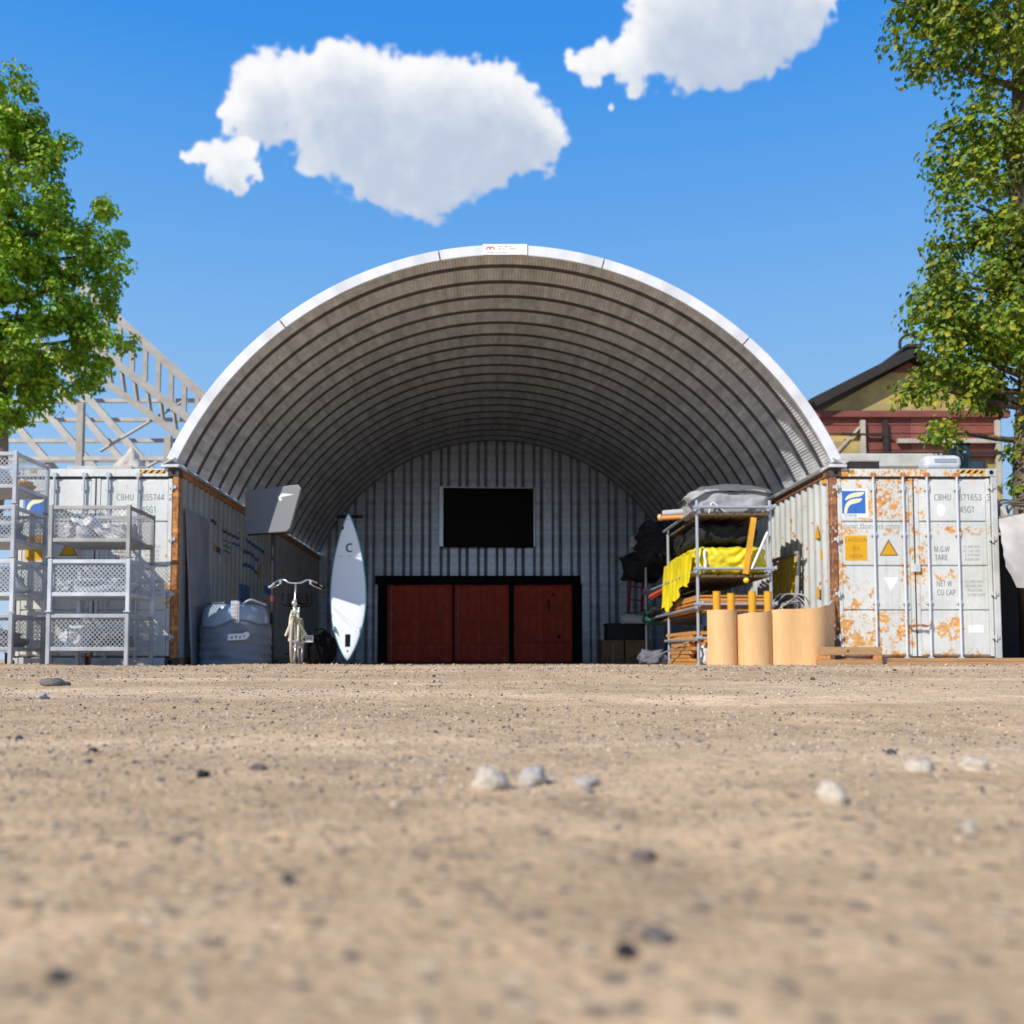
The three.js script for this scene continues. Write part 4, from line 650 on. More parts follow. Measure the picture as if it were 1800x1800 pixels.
solo('salmon_pipe', 'salmon pink bent hose behind the left end of the curved plywood', 'hose', tube([[3.33, .02, -.30], [3.36, .22, -.34], [3.45, .30, -.40], [3.56, .27, -.45]], .03, 20, 8), mat(.72, .30, .20, .6));
solo('blue_can', 'small blue and white can behind the curved plywood end', 'can', [place(new THREE.CylinderGeometry(.09, .09, .20, 20), 0, .1, 0), place(new THREE.TorusGeometry(.088, .008, 6, 20), 0, .2, 0, Math.PI / 2)], mat(.08, .20, .45, .4), [3.50, .62, -1.0]);
solo('orange_bar', 'orange painted timber bar leaning upright before the yellow tarpaulin', 'bar', [beam([3.95, 1.385, -.47], [4.09, 2.24, -.47], .075, .06)], mat(.86, .42, .03, .55, 0, { map: speckle }));
solo('yellow_float', 'small yellow ball hanging under the middle scaffold deck', 'ball', [new THREE.SphereGeometry(.045, 16, 12), place(new THREE.TorusGeometry(.018, .005, 6, 12), 0, .05, 0)], mat(.85, .62, .03, .5), [3.97, 1.29, -.50]);
// dim bundles deeper in the shed
solo('black_bundle', 'large black bundle hanging at the rear of the scaffold shelf', 'bundle', softBlock(.85, .72, 1.2, 12.1, .05), blackCloth, [3.42, 1.96, -4.3]);
solo('black_bundle', 'lower black bundle hanging at the rear shelf corner', 'bundle', lump(.75, .66, .7, 71.1, .45), blackCloth, [3.22, 1.65, -5.4]);
solo('black_bundle', 'black sacking lying between the rear scaffold posts', 'bundle', lump(.8, .26, .9, 73.1, .5), blackCloth, [3.50, .85, -3.9]);
solo('black_sheeting', 'black sheeting stuffed under the top deck of the scaffold shelf', 'sheeting', softBlock(.98, .30, 2.0, 15.3, .03), blackCloth, [3.80, 1.90, -1.75]);
solo('cloth_scrap', 'grey cloth scrap draped on the hanging black bundle', 'cloth', lump(.34, .30, .3, 75.1, .5), greyCloth, [3.10, 2.30, -5.0]);
solo('green_bag', 'dark green bag drooping from the rear of the scaffold shelf', 'bag', lump(.52, .34, .5, 77.1, .4), mat(.01, .10, .08, .7, 0, { map: speckle }), [3.36, .76, -4.6]);
solo('green_hose', 'dark green hose lying over the lowest shelf deck rear', 'hose', tube([[3.0, .98, -4.8], [3.3, 1.04, -4.4], [3.6, 1.05, -4.2], [3.8, 1.0, -4.0]], .025, 20, 7), mat(.02, .14, .11, .6));
solo('red_bar', 'short red bar poking out below the yellow tarpaulin', 'bar', [beam([3.02, 1.22, -3.35], [3.42, 1.45, -2.9], .07, .07)], mat(.50, .06, .02, .6, 0, { map: speckle }));
{ const t = thing('red_ladder', 'narrow dark red ladder propped at the end wall behind the shelf', 'ladder', [3.18, 0, -6.4], .25); const m = mat(.28, .03, .022, .6, 0, { map: speckle }); t.rotation.z = -.06;
  for (const s of [-1, 1]) part(t, 'rail', rbox(.05, 2.1, .06, s * .15, 1.05, 0, .006), m); for (let k = 0; k < 7; k++) part(t, 'rung', rod([-.15, .25 + k * .28, 0], [.15, .25 + k * .28, 0], .018, 8), m); }
solo('grey_pipe', 'thick grey pipe section resting on boxes at the rear right', 'pipe', [rod([2.78, .92, -5.2], [3.55, .90, -4.9], .10, 18), place(new THREE.TorusGeometry(.10, .014, 8, 20), 2.80, .92, -5.19, 0, 1.2)], mat(.36, .37, .38, .6, 0, { map: speckle }));
solo('black_crate', 'black lidded crate on the brown boxes at the rear right', 'crate', [rbox(.85, .32, .6, 0, .16, 0, .03), rbox(.89, .04, .64, 0, .33, 0, .015)], blackCloth, [2.98, .50, -6.0]);
const card = (s) => mat(.20 * s, .115 * s, .055 * s, .85, 0, { map: speckle, bumpMap: scuff, bumpScale: .004 });
[[2.66, .50, .46, .9, 'dark brown box at the end wall, left of two'], [3.18, .50, .52, 1.1, 'dark brown box at the end wall, right of two']].forEach(([x, h, w, s, label]) => { const t = thing('storage_box', label, 'box', [x, 0, -6.0], .04, 'brown boxes at the rear right'); part(t, 'carton', rbox(w, h, .5, 0, h / 2, 0, .008), card(s)); part(t, 'tape', box(.06, h * .7, .004, 0, h / 2, .2515), card(1.5)); });
solo('grey_sack', 'slumped grey blue sack on the floor before the brown boxes', 'sack', lump(.52, .28, .4, 83.1, .45), mat(.16, .18, .21, .8, 0, { map: speckle }), [3.05, 0, -3.4]);
// yellow posts standing behind the plywood
[[3.42, 1.09, 'first'], [3.63, 1.06, 'second'], [3.94, 1.09, 'third'], [4.17, 1.09, 'fourth']].forEach(([x, h, n]) => { const t = thing('yellow_post', `orange yellow plastic post standing behind the curved plywood, ${n} from the left`, 'post', [x, 0, -.10], 0, 'yellow posts behind the plywood'); part(t, 'pipe', place(new THREE.CylinderGeometry(.055, .056, h, 22, 1, true), 0, h / 2, 0), mat(.88, .43, .02, .5, 0, { map: speckle })); part(t, 'mouth', place(new THREE.TorusGeometry(.054, .006, 6, 22), 0, h, 0, Math.PI / 2), mat(.80, .38, .02, .5)); });
// bent plywood screens
const birch = wood(641, [206, 164, 112], [236, 198, 148], 0.06), birchM = [mat(1, .98, .95, .6, 0, { map: birch }), mat(.96, .93, .88, .6, 0, { map: birch }), mat(1, .96, .9, .6, 0, { map: birch })], edgeM = mat(.74, .72, .68, .7, 0, { map: speckle });
function bentSheet(t, pts, tops, m) {   // a sheet bent along pts (plan), its upper edge at tops
  const c = new THREE.CatmullRomCurve3(pts.map(([x, z]) => V(x, 0, z))), N = 40, th = .015, q = quads(), e = quads(); const at = (i) => { const f = i / N, p = c.getPoint(f), d = c.getTangent(f), n = [-d.z, d.x]; const k = f * (tops.length - 1), a = Math.floor(Math.min(k, tops.length - 2)); return { p, n, h: mix(tops[a], tops[a + 1], smooth(0, 1, k - a)), s: f }; };
  let L = 0; for (let i = 0; i < N; i++) {
    const A = at(i), B = at(i + 1), len = A.p.distanceTo(B.p), u0 = L, u1 = L + len; L = u1;
    const F = (a, y, o) => [a.p.x + a.n[0] * o, y, a.p.z + a.n[1] * o], NA = [A.n[0], 0, A.n[1]], NB = [B.n[0], 0, B.n[1]];
    for (const o of [0, th]) q.quad(F(A, .005, o), F(B, .005, o), F(B, B.h, o), F(A, A.h, o), [u0, 0], [u1, 0], [u1, B.h], [u0, A.h], NA, NB, NB, NA);
    e.quad(F(A, A.h, 0), F(B, B.h, 0), F(B, B.h, th), F(A, A.h, th), [u0, 0], [u1, 0], [u1, .1], [u0, .1]);
  }
  for (const [i] of [[0], [N]]) { const A = at(i), F = (y, o) => [A.p.x + A.n[0] * o, y, A.p.z + A.n[1] * o]; e.quad(F(.005, 0), F(.005, th), F(A.h, th), F(A.h, 0), [0, 0], [.1, 0], [.1, 1], [0, 1]); }
  part(t, 'veneer', q.build(), m); part(t, 'edge_band', e.build(), edgeM, 'pale cut edge');
}
{ const t = thing('bent_plywood', 'curved birch plywood sheet at the left end of the plywood row', 'plywood', [0, 0, 0], 0, 'bent plywood sheets'); bentSheet(t, [[3.20, .26], [3.28, .385], [3.40, .42], [3.52, .385], [3.60, .27]], [.80, .80], birchM[0]); for (const y of [.58, .40, .22]) part(t, 'screw', place(new THREE.SphereGeometry(.012, 8, 6), 3.565, y, .345), black); }
{ const t = thing('bent_plywood', 'bulging birch plywood sheet in the middle of the plywood row', 'plywood', [0, 0, 0], 0, 'bent plywood sheets'); bentSheet(t, [[3.605, .28], [3.70, .42], [3.85, .46], [3.99, .42], [4.085, .31]], [.735, .76, .80], birchM[1]); }
{ const t = thing('bent_plywood', 'long birch plywood sheet curving up to the right container', 'plywood', [0, 0, 0], 0, 'bent plywood sheets'); bentSheet(t, [[4.09, .31], [4.20, .39], [4.45, .40], [4.66, .42], [4.80, .36], [4.95, .20], [5.06, .055]], [.80, .81, .82, .87, .95], birchM[2]); }
{ // yellow slatted frame by the container
  const t = thing('slatted_frame', 'grey frame with three yellow slats leaning on the inner side of the right container', 'frame', [4.93, 0, -1.88]); t.rotation.z = -.05;
  const fm = mat(.45, .43, .44, .6, .2, { map: speckle }), ym = mat(.88, .62, .01, .5, 0, { map: speckle });
  for (const z of [-.60, -.20, .20, .60]) part(t, 'upright', rbox(.05, 1.80, .055, 0, .90, z, .006), fm); for (const y of [1.80, 1.10]) part(t, 'rail', rbox(.05, .05, 1.27, -.02, y, 0, .006), fm);
  for (const z of [-.40, 0, .40]) part(t, 'slat', rbox(.03, .62, .26, -.01, 1.45, z, .008), ym); part(t, 'lower_slat', rbox(.03, .45, .26, -.01, .80, -.40, .008), mat(.82, .60, .20, .6, 0, { map: speckle })); }
{ const R = rng(91), m = mat(.50, .51, .50, .5, .3, { map: speckle }), t = thing('wire_tangle', 'tangle of grey wire and hose behind the tall end of the plywood', 'wire', [4.72, 0, -.75]);
  for (let k = 0; k < 9; k++) { const pts = [], r = .16 + .16 * R(), cy = .55 + .35 * R(), ph = R() * 6; for (let i = 0; i < 9; i++) { const a = ph + i / 9 * Math.PI * 2; pts.push([r * Math.cos(a) * (.8 + .4 * R()), Math.max(.02, cy + r * 1.1 * Math.sin(a) + .1 * (R() - .5)), .25 * (R() - .5)]); } part(t, 'coil', tube(pts, .008 + .008 * R(), 44, 5, true), m); }
  part(t, 'drum', lump(.5, .62, .4, 95.1, .3), mat(.44, .45, .45, .7, 0, { map: speckle })); }
// timber before the right container
const lying = (seed, a, b, k) => { const t = wood(seed, a, b, k); t.rotation = Math.PI / 2; return t; };
const sleeper = mat(1, 1, 1, .8, 0, { map: lying(651, [142, 108, 72], [196, 158, 114], .15), bumpMap: scuff, bumpScale: .006 }), lyingWood = mat(.92, .9, .88, .8, 0, { map: lying(657, [150, 112, 74], [206, 164, 116], .15) });
{ const t = thing('timber_block', 'short thick timber packing block lying before the rusty container corner', 'timber', [5.12, 0, .52]); part(t, 'upper_beam', rbox(.84, .115, .14, .0, .215, 0, .008, 0, .02), sleeper); part(t, 'lower_beam', rbox(.92, .095, .16, .0, .05, 0, .008), lyingWood); part(t, 'spacer', rbox(.12, .055, .14, -.36, .128, 0, .004), rawWood); part(t, 'spacer', rbox(.12, .055, .14, .36, .128, 0, .004), rawWood); part(t, 'socket', rbox(.055, .06, .01, -.29, .215, .068, .002), black); part(t, 'knot', rbox(.02, .035, .008, -.06, .215, .069, .002), black); }
{ const t = thing('long_plank', 'long weathered plank lying along the foot of the right container', 'plank', [6.75, 0, .55], .006); part(t, 'plank', rbox(2.36, .065, .16, 0, .035, 0, .006), sleeper); part(t, 'plank', rbox(2.30, .05, .15, .06, .093, -.01, .006, 0, .01), lyingWood); part(t, 'end_bracket', rbox(.04, .14, .18, -1.20, .07, 0, .004), mat(.06, .05, .045, .8)); }
// canvas shelter beyond the right container
{ const t = thing('canvas_shelter', 'pale canvas hung on a pole frame at the right edge, dark inside', 'shelter', [0, 0, 0]); const canvas = mat(.66, .63, .58, .85, 0, { map: speckle, bumpMap: cloth, bumpScale: .002 });
  const q = quads(), N = 24, Mr = 20, P = (i, j) => { const u = i / N, v = j / Mr, x = mix(7.42, 9.6, u), top = 2.12 + .22 * Math.sin(u * 2.2), bot = mix(1.42, 1.12, smooth(0, .09, u)) - .3 * smooth(.3, 1, u); return [x, mix(top, bot, v), .22 + .05 * Math.sin(u * 14 + v * 2) * v + .03 * perlin.noise(u * 6, v * 5, 8.8) + .08 * v]; };
  for (let i = 0; i < N; i++) for (let j = 0; j < Mr; j++) q.quad(P(i, j), P(i + 1, j), P(i + 1, j + 1), P(i, j + 1), [0, 0], [.1, 0], [.1, .1], [0, .1]);
  const g = mergeVertices(q.build().deleteAttribute('normal').deleteAttribute('uv'), 1e-4); g.computeVertexNormals(); part(t, 'canvas', muv(g), canvas);
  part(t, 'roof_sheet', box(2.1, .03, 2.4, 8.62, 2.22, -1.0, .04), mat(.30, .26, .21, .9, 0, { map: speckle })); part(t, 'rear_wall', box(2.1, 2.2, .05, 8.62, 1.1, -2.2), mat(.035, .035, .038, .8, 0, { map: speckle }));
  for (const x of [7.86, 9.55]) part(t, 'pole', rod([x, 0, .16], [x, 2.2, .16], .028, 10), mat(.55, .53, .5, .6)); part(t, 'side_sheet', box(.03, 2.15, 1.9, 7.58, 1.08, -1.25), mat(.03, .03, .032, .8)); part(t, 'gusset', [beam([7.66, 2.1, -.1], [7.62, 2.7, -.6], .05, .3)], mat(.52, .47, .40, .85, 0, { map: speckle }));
  const R = rng(101); for (let k = 0; k < 22; k++) { const x = 7.65 + 1.4 * R(), z = .25 - .8 * R(); part(t, 'dead_branch', tube([[x, 2.25, z], [x + .3 * (R() - .3), 2.32 + .16 * R(), z + .1], [x + .7 * (R() - .3), 2.30 + .25 * R(), z + .3 * (R() - .5)]], .008 + .012 * R(), 8, 5), mat(.16, .125, .09, .9)); } }
// lumber and gear on top of the right container
{ const t = thing('concrete_slab', 'long pale slab lying across the roof of the right container', 'slab', [0, 2.9, 0]); part(t, 'slab', rbox(2.2, .22, .55, 6.80, .44, -1.75, .02), mat(.60, .58, .53, .85, 0, { map: speckle, bumpMap: scuff, bumpScale: .01 })); for (const x of [5.95, 7.6]) part(t, 'bearer', rbox(.14, .33, .5, x, .165, -1.75, .006), rawWood2); }
{ const t = thing('roof_unit', 'rounded white machine lying on the front of the right container roof', 'machine', [7.00, 2.896, -.62]); const m = mat(.70, .72, .73, .4, 0, { map: speckle }); part(t, 'casing', rbox(.58, .24, .30, 0, .20, 0, .09), m); part(t, 'grille', rbox(.34, .06, .012, .02, .22, .152, .004), mat(.30, .33, .37, .5)); part(t, 'skid', rbox(.5, .08, .22, 0, .04, 0, .004), black); part(t, 'cable', tube([[-.28, .12, .1], [-.36, .06, .16], [-.30, .02, .22], [-.2, .015, .25]], .009, 16, 5), mat(.5, .46, .42, .7)); }
{ const t = thing('dark_case', 'dark teal case standing behind the white machine on the container roof', 'case', [7.66, 2.896, -1.3]); part(t, 'case_body', rbox(.22, .62, .3, 0, .31, 0, .02), mat(.02, .035, .045, .5)); part(t, 'case_lid', rbox(.23, .03, .31, 0, .635, 0, .008), black); part(t, 'clasp', rbox(.05, .04, .012, 0, .5, .155, .004), tubeSteel); }
{ const t = thing('black_beam', 'weathered black beam on the inner front corner of the right container roof', 'beam', [5.74, 2.896, -.42], .03); part(t, 'beam', rbox(.44, .17, .16, 0, .085, 0, .01), mat(.03, .027, .025, .85, 0, { map: speckle })); part(t, 'cap_board', rbox(.46, .02, .18, 0, .181, 0, .004), mat(.30, .25, .20, .85, 0, { map: speckle })); }
{ const t = thing('roof_board', 'pale board lying along the roof edge of the left container', 'board', [-5.55, 2.896, -.10]); part(t, 'board', rbox(.95, .045, .16, -.1, .024, 0, .006), mat(.62, .58, .52, .8, 0, { map: speckle })); part(t, 'link', place(new THREE.TorusGeometry(.03, .008, 6, 16), .46, .03, .04, Math.PI / 2), tubeSteel); part(t, 'link', place(new THREE.TorusGeometry(.03, .008, 6, 16), .53, .03, .05, Math.PI / 2), tubeSteel); }
solo('peaked_cover', 'pale peaked cloth cover on the left container roof by the arch', 'cover', (() => { const g = mergeVertices(new THREE.ConeGeometry(.34, .46, 40, 12).deleteAttribute('normal').deleteAttribute('uv')).translate(0, .23, 0), p = g.attributes.position; for (let i = 0; i < p.count; i++) { const x = p.getX(i), y = p.getY(i), z = p.getZ(i), k = 1 + .35 * perlin.noise(x * 5, y * 3, z * 5) + .15 * perlin.noise(x * 14, y * 6, z * 14); p.setXYZ(i, x * k + .05 * y, y, z * k); } g.computeVertexNormals(); return muv(g); })(), mat(.60, .53, .44, .9, 0, { map: speckle, bumpMap: scuff, bumpScale: .01 }), [-5.40, 2.896, -.55]);
// ------------------------------------------------------------------ beyond the shed: steel roof frame at left, house at right
{ const t = thing('steel_roof_frame', 'bare pale steel roof trusses of an unfinished hall behind the left container', 'steel frame'); const m = mat(.40, .375, .345, .6, .1, { map: speckle }), m2 = mat(.50, .485, .46, .6, .1, { map: speckle });
  const line = (a, b) => (f) => [mix(a[0], b[0], f), mix(a[1], b[1], f), mix(a[2], b[2], f)];
  const c1 = line([-13.2, 12.35, -15], [-6.6, 6.33, -15]), c2 = line([-13.2, 10.66, -15], [-6.6, 5.59, -15]), c3 = line([-13.4, 9.88, -15.2], [-6.9, 5.21, -15.2]);
  part(t, 'top_chord', beam(c1(0), c1(1), .26, .16), m); part(t, 'middle_chord', beam(c2(0), c2(1), .24, .16), m); part(t, 'lower_chord', beam(c3(0), c3(1), .22, .16), m);
  for (let k = 0; k <= 14; k++) { const f = .10 + k * .062, a = c1(f); const g = (a[0] + 13.2) / 6.6, b = c2(g); part(t, 'web', beam([a[0], a[1] - .1, a[2]], [b[0], b[1] + .1, b[2]], .14, .10), m); if (k % 1 === 0) { const e = c3(clamp((a[0] + 13.4 + .12) / 6.5, 0, 1)); part(t, 'web', beam([b[0] + .06, b[1] - .1, b[2] - .05], [e[0], e[1] + .08, e[2]], .12, .09), m2); } }
  for (const [x0, y0, z] of [[-14.9, 11.0, -16], [-15.6, 9.75, -16.2], [-14.6, 9.75, -16.6], [-16.4, 8.9, -17]]) part(t, 'rafter', beam([x0, y0, z], [x0 + 6.2, y0 - 7.0, z], .22, .16), m2);
  for (const [x, y] of [[-12.28, 7.9], [-15.3, 7.3], [-9.6, 6.9]]) part(t, 'post', beam([x, 0, -14.6], [x, y, -14.6], .20, .18), m);
  for (const [y, z] of [[6.18, -14.6], [6.6, -16.8], [7.3, -17], [8.05, -17.2], [8.75, -17.4]]) part(t, 'purlin', beam([-17, y, z], [-8.6, y + .02, z], .12, .12), m2);
  part(t, 'tie', rod([-12.0, 6.6, -15.4], [-9.4, 8.2, -15.4], .05, 8), m2); part(t, 'tie', rod([-10.6, 6.0, -15.3], [-8.9, 7.0, -15.3], .05, 8), m2); }
{ const t = thing('timber_house', 'old gabled house with yellow plaster and red boards behind the right container', 'house'); const Z = -16;
  const plaster = mat(1, 1, 1, .9, 0, { map: texture(512, 512, (u, v) => { const a = tfbm(u, v, 5, 5, 6, 701), b = smooth(.60, .68, tfbm(u, v, 9, 9, 4, 705)), t = .82 + .4 * (a - .5); return [mix(216 * t, 150, b * .6), mix(188 * t, 138, b * .6), mix(118 * t, 96, b * .6)]; }, true, [.25, .25]), bumpMap: scuff, bumpScale: .02 });
  const redBoard = [[.30, .085, .06], [.24, .07, .055], [.34, .11, .08]].map((c) => mat(...c, .85, 0, { map: speckle, bumpMap: scuff, bumpScale: .01 })), darkRoof = mat(.035, .033, .035, .8, 0, { map: speckle }), pale = mat(.52, .46, .38, .85, 0, { map: speckle }), dk = mat(.03, .025, .022, .85, 0, { map: speckle });
  const eL = [10.45, 8.30], ap = [13.66, 9.92], eR = [16.87, 8.30];
  const gable = new THREE.Shape([[10.75, 8.0], [13.66, 9.62], [16.6, 8.0]].map((p) => new THREE.Vector2(...p))); part(t, 'gable', place(muv(new THREE.ExtrudeGeometry(gable, { depth: .2, bevelEnabled: false })), 0, 0, Z - .25), plaster, 'yellow plaster gable');
  part(t, 'wall', span(10.75, 16.6, 0, 7.92, Z - 6, Z - .10), plaster); part(t, 'gable_peak', place(muv(new THREE.ExtrudeGeometry(new THREE.Shape([[13.1, 9.30], [13.66, 9.62], [14.2, 9.30]].map((p) => new THREE.Vector2(...p))), { depth: .06, bevelEnabled: false })), 0, 0, Z - .04), redBoard[0]);
  for (const [a, b] of [[eL, ap], [eR, ap]]) { part(t, 'roof_slope', (() => { const A = V(a[0], a[1], 0), B = V(b[0], b[1], 0), d = B.clone().sub(A), g = muv(new THREE.BoxGeometry(d.length() + .2, .12, 7)); g.rotateZ(Math.atan2(d.y, d.x)); return g.translate((a[0] + b[0]) / 2, (a[1] + b[1]) / 2 + .02, Z - 3.1); })(), darkRoof); part(t, 'barge_board', beam([a[0], a[1] - .10, Z + .42], [b[0], b[1] - .10, Z + .42], .26, .10), dk); }
  part(t, 'ridge_cap', rbox(.5, .14, 7.1, 13.66, 10.03, Z - 3.1, .05), darkRoof); part(t, 'finial', tube([[13.2, 9.95, Z + .4], [13.25, 10.25, Z + .4], [13.6, 10.4, Z + .4], [13.75, 10.2, Z + .4]], .05, 16, 6), dk);
  part(t, 'eave_beam', beam([10.5, 7.92, Z + .02], [16.8, 7.92, Z + .02], .20, .2), redBoard[1]);
  const R = rng(131); for (let r = 0; r < 5; r++) for (let k = 0; k < 4; k++) { const y = 7.72 - r * .27, x0 = 10.75 + k * 1.46, w = 1.44; if (r > 1 && k === 0) continue; part(t, 'board', box(w, .25 - .012, .05, x0 + w / 2, y, Z - .06, 0, 0, .012 * (R() - .5)), redBoard[(r * 3 + k) % 3]); }
  part(t, 'plaster_panel', span(10.76, 12.05, 5.9, 7.06, Z - .06, Z + .02), plaster); part(t, 'diagonal_brace', beam([10.8, 6.2, Z + .05], [12.0, 7.5, Z + .05], .08, .06), pale);
  for (const [x, m] of [[12.1, pale], [12.82, dk], [16.4, pale]]) part(t, 'upright', beam([x, 5.6, Z + .06], [x, 7.72, Z + .06], .14, .12), m); part(t, 'rail', beam([11.4, 7.28, Z + .09], [13.0, 7.22, Z + .09], .06, .08), dk); part(t, 'rail', beam([12.2, 6.62, Z + .10], [16.5, 6.66, Z + .10], .10, .09), dk); part(t, 'sill', beam([13.2, 7.05, Z + .07], [16.5, 7.05, Z + .07], .14, .12), pale);
  for (const [x0, x1] of [[13.5, 14.5], [15.0, 16.0]]) { const w = part(t, 'window', span(x0, x1, 5.75, 6.45, Z - .02, Z + .04), dk); part(w, 'pane', span(x0 + .08, x1 - .08, 5.82, 6.40, Z + .041, Z + .05), mat(.03, .05, .07, .1)); part(w, 'frame', span(x0 - .06, x1 + .06, 5.66, 5.75, Z, Z + .12), pale); } part(t, 'lintel', beam([12.3, 6.45, Z + .05], [13.3, 6.45, Z + .05], .16, .1), pale); }

// ------------------------------------------------------------------ trees: limbs, then many small leaves round the ends of the twigs
const leafGeo = (() => { const q = quads(), w = .42, f = .14; q.quad([0, 0, 0], [w, .45, f], [0, 1, 0], [0, .5, -.04], [.5, 0], [1, .45], [.5, 1], [.5, .5]); q.quad([0, 0, 0], [0, .5, -.04], [0, 1, 0], [-w, .45, f], [.5, 0], [.5, .5], [.5, 1], [0, .45]); return q.build(); })();
function tree(o) {
  const t = thing('broadleaf_tree', o.label, 'tree', [o.x, 0, o.z], 0, 'trees beside the shed'), R = rng(o.seed), bark = mat(1, 1, 1, .95, 0, { map: texture(128, 512, (u, v) => { const a = tfbm(u, v, 10, 6, 5, o.seed), b = tfbm(u, v, 24, 10, 3, o.seed + 3), s = clamp(1.4 * a * b * 1.6); return [mix(48, 128, s), mix(40, 112, s), mix(34, 98, s)]; }, true, [1, .5]), bumpMap: scuff, bumpScale: .03 });
  const taper = (pts, r0, r1, seg = 24, rad = 9) => { const c = new THREE.CatmullRomCurve3(pts.map((p) => V(...p))), g = new THREE.TubeGeometry(c, seg, 1, rad), p = g.attributes.position; for (let i = 0; i <= seg; i++) { const ctr = c.getPointAt(i / seg), r = mix(r0, r1, i / seg); for (let j = 0; j <= rad; j++) { const k = i * (rad + 1) + j, b = 1 + .12 * perlin.noise(j * 1.7, i * .6, o.seed); p.setXYZ(k, ctr.x + (p.getX(k) - ctr.x) * r * b, ctr.y + (p.getY(k) - ctr.y) * r * b, ctr.z + (p.getZ(k) - ctr.z) * r * b); } } g.computeVertexNormals(); return g; };
  for (const tr of o.trunks) part(t, 'trunk', taper(tr.p, tr.r, tr.e, 36, 12), bark);
  const spots = [];
  for (const [x, y, r, zOff = 0] of o.lobes) { const n = Math.max(3, Math.round(o.dense * r * r)); for (let k = 0; k < n; k++) { let v; do v = V(R() * 2 - 1, R() * 2 - 1, R() * 2 - 1); while (v.lengthSq() > 1); const rr = .55 + .45 * Math.sqrt(v.length()); v.normalize().multiplyScalar(rr * r); spots.push(V(x + v.x, y + v.y, zOff + v.z * 1.15)); }
    const near = o.spine(y - r * .6); part(t, 'branch', taper([[near[0], near[1], near[2]], [mix(near[0], x, .5) + .1, mix(near[1], y, .35), mix(near[2], zOff, .5)], [x, y, zOff]], .05 + .03 * r, .012, 12, 6), bark); }
  const N = spots.length * o.perSpot, inst = shade(new THREE.InstancedMesh(leafGeo, mat(1, 1, 1, .55, 0, { transmission: .45, thickness: 0, specularIntensity: .5 }), N)), M = new THREE.Matrix4(), Q = new THREE.Quaternion(), C = new THREE.Color(), spin = new THREE.Quaternion(), zAxis = V(0, 0, 1); let n = 0;
  for (const s of spots) { const tone = R(), cr = .26 + .16 * R(); for (let k = 0; k < o.perSpot; k++) {
    const v = V(R() * 2 - 1, R() * 2 - 1, R() * 2 - 1).normalize().multiplyScalar(cr * Math.pow(R(), .45)); v.y *= .8; const p = s.clone().add(v), size = o.leaf * (.6 + .7 * R());
    Q.setFromUnitVectors(V(0, 0, 1), V(v.x * 2.2 / cr + (R() - .5) * 1.5, v.y * 1.6 / cr + .7 + (R() - .5) * 1.5, v.z * 2.2 / cr + (R() - .5) * 1.5).normalize()).multiply(spin.setFromAxisAngle(zAxis, R() * 6.28)); M.compose(p, Q, V(size, size, size)); inst.setMatrixAt(n, M);
    const c = o.tones[R() < o.odd ? o.tones.length - 1 : Math.floor(R() * (o.tones.length - 1))], b = (.75 + .35 * tone) * (.8 + .4 * R()); inst.setColorAt(n++, C.setRGB(c[0] * b, c[1] * b, c[2] * b)); } }
  inst.name = 'crown'; inst.userData = { kind: 'stuff' }; t.add(inst); return t;
}
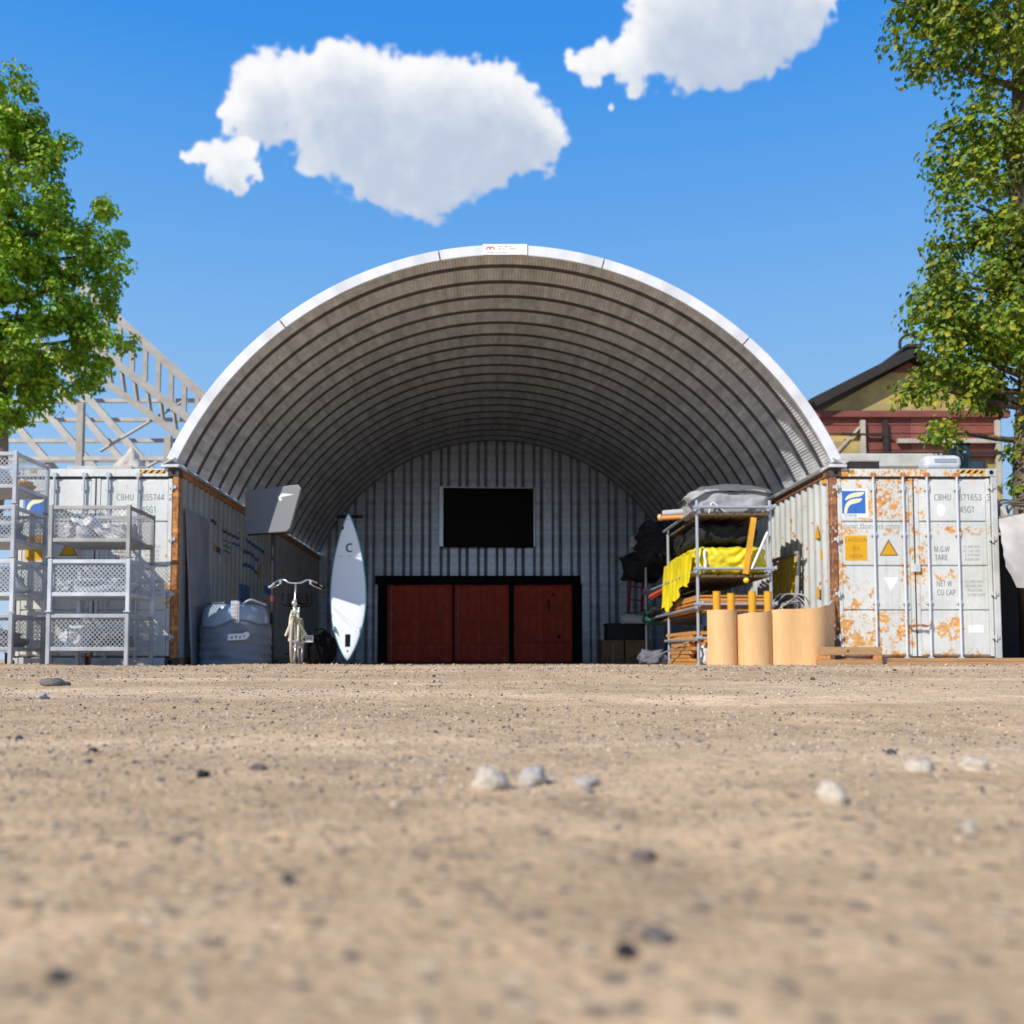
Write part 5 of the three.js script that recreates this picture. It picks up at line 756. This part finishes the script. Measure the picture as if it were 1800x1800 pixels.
tree({ label: 'leafy green tree rising at the left edge behind the baskets', x: -11.4, z: -8, seed: 211, dense: 16, perSpot: 105, leaf: .13, odd: .10,
  tones: [[.31, .50, .014], [.25, .43, .012], [.37, .55, .018], [.18, .34, .012], [.50, .55, .03]],
  trunks: [{ p: [[-.1, 0, 0], [0, 2.5, .1], [.15, 5, 0], [-.1, 8, .1], [.2, 10.6, 0], [.1, 12.2, 0]], r: .24, e: .05 }], spine: (y) => [0.05, clamp(y, 3.5, 12.5), 0],
  lobes: [[.05, 13.1, .85], [.75, 12.25, .70], [1.0, 11.7, .55], [.2, 11.4, 1.2], [-1.4, 11.8, 1.2], [-.4, 9.8, 1.7], [1.2, 10.0, 1.05], [2.3, 10.4, .52], [2.75, 9.75, .52], [1.7, 9.1, 1.0], [.5, 8.0, 1.6], [2.5, 7.75, .6], [1.55, 7.2, .9], [.2, 6.5, .9], [.35, 5.75, .50], [1.35, 6.3, .36], [-2.3, 9.6, 1.5], [-2.2, 7.6, 1.4], [-1.0, 7.0, 1.2], [2.0, 8.35, .6], [-.3, 8.6, 1.2, 1.2], [.6, 10.3, 1.0, 1.0], [1.0, 8.2, .9, 1.0], [-.1, 12.3, .8], [.4, 12.7, .5], [-.3, 6.0, .7], [.6, 6.9, .8, .8]] });
tree({ label: 'tall tree with yellowing leaves and dark trunk at the right edge', x: 8.75, z: -1.2, seed: 223, dense: 30, perSpot: 95, leaf: .10, odd: .13,
  tones: [[.24, .34, .016], [.18, .29, .013], [.29, .38, .018], [.10, .18, .012], [.48, .43, .022]],
  trunks: [{ p: [[-.05, 0, 0], [-.12, 3, 0], [.05, 5.5, 0], [-.1, 7.5, .05], [.02, 9.5, 0], [.1, 12.5, 0], [0, 14.5, 0]], r: .19, e: .06 }, { p: [[.5, 0, -.3], [.45, 3.5, -.3], [.25, 7, -.4], [.4, 11, -.3]], r: .13, e: .05 }], spine: (y) => [0, clamp(y, 2.2, 13.5), 0],
  lobes: [[-1.9, 10.9, .40], [-1.35, 10.55, .72], [-.55, 10.6, .85], [-.95, 9.8, .60], [-.35, 8.95, .55], [-.85, 8.5, .48], [-.55, 8.0, .62], [-.75, 7.45, .50], [-.15, 6.9, .60], [-.9, 6.35, .66], [-1.4, 6.2, .38], [-.4, 5.8, .80], [-1.45, 5.4, .42], [-1.0, 5.05, .70], [-.3, 4.65, .62], [-1.35, 4.4, .48], [-1.75, 4.55, .30], [-1.55, 3.78, .34], [-.1, 3.75, .42], [-.28, 2.98, .26], [.9, 10.5, .9], [.9, 8.8, .9], [.9, 7.0, .8], [.9, 5.4, .8], [.7, 4.0, .6], [-1.0, 11.7, .8], [.2, 12.6, 1.0], [.3, 9.9, .7, .7], [-.3, 6.4, .6, .7], [-.4, 5.0, .6, .7], [.2, 4.4, .5, .8]] });
renderer.render(scene, camera);
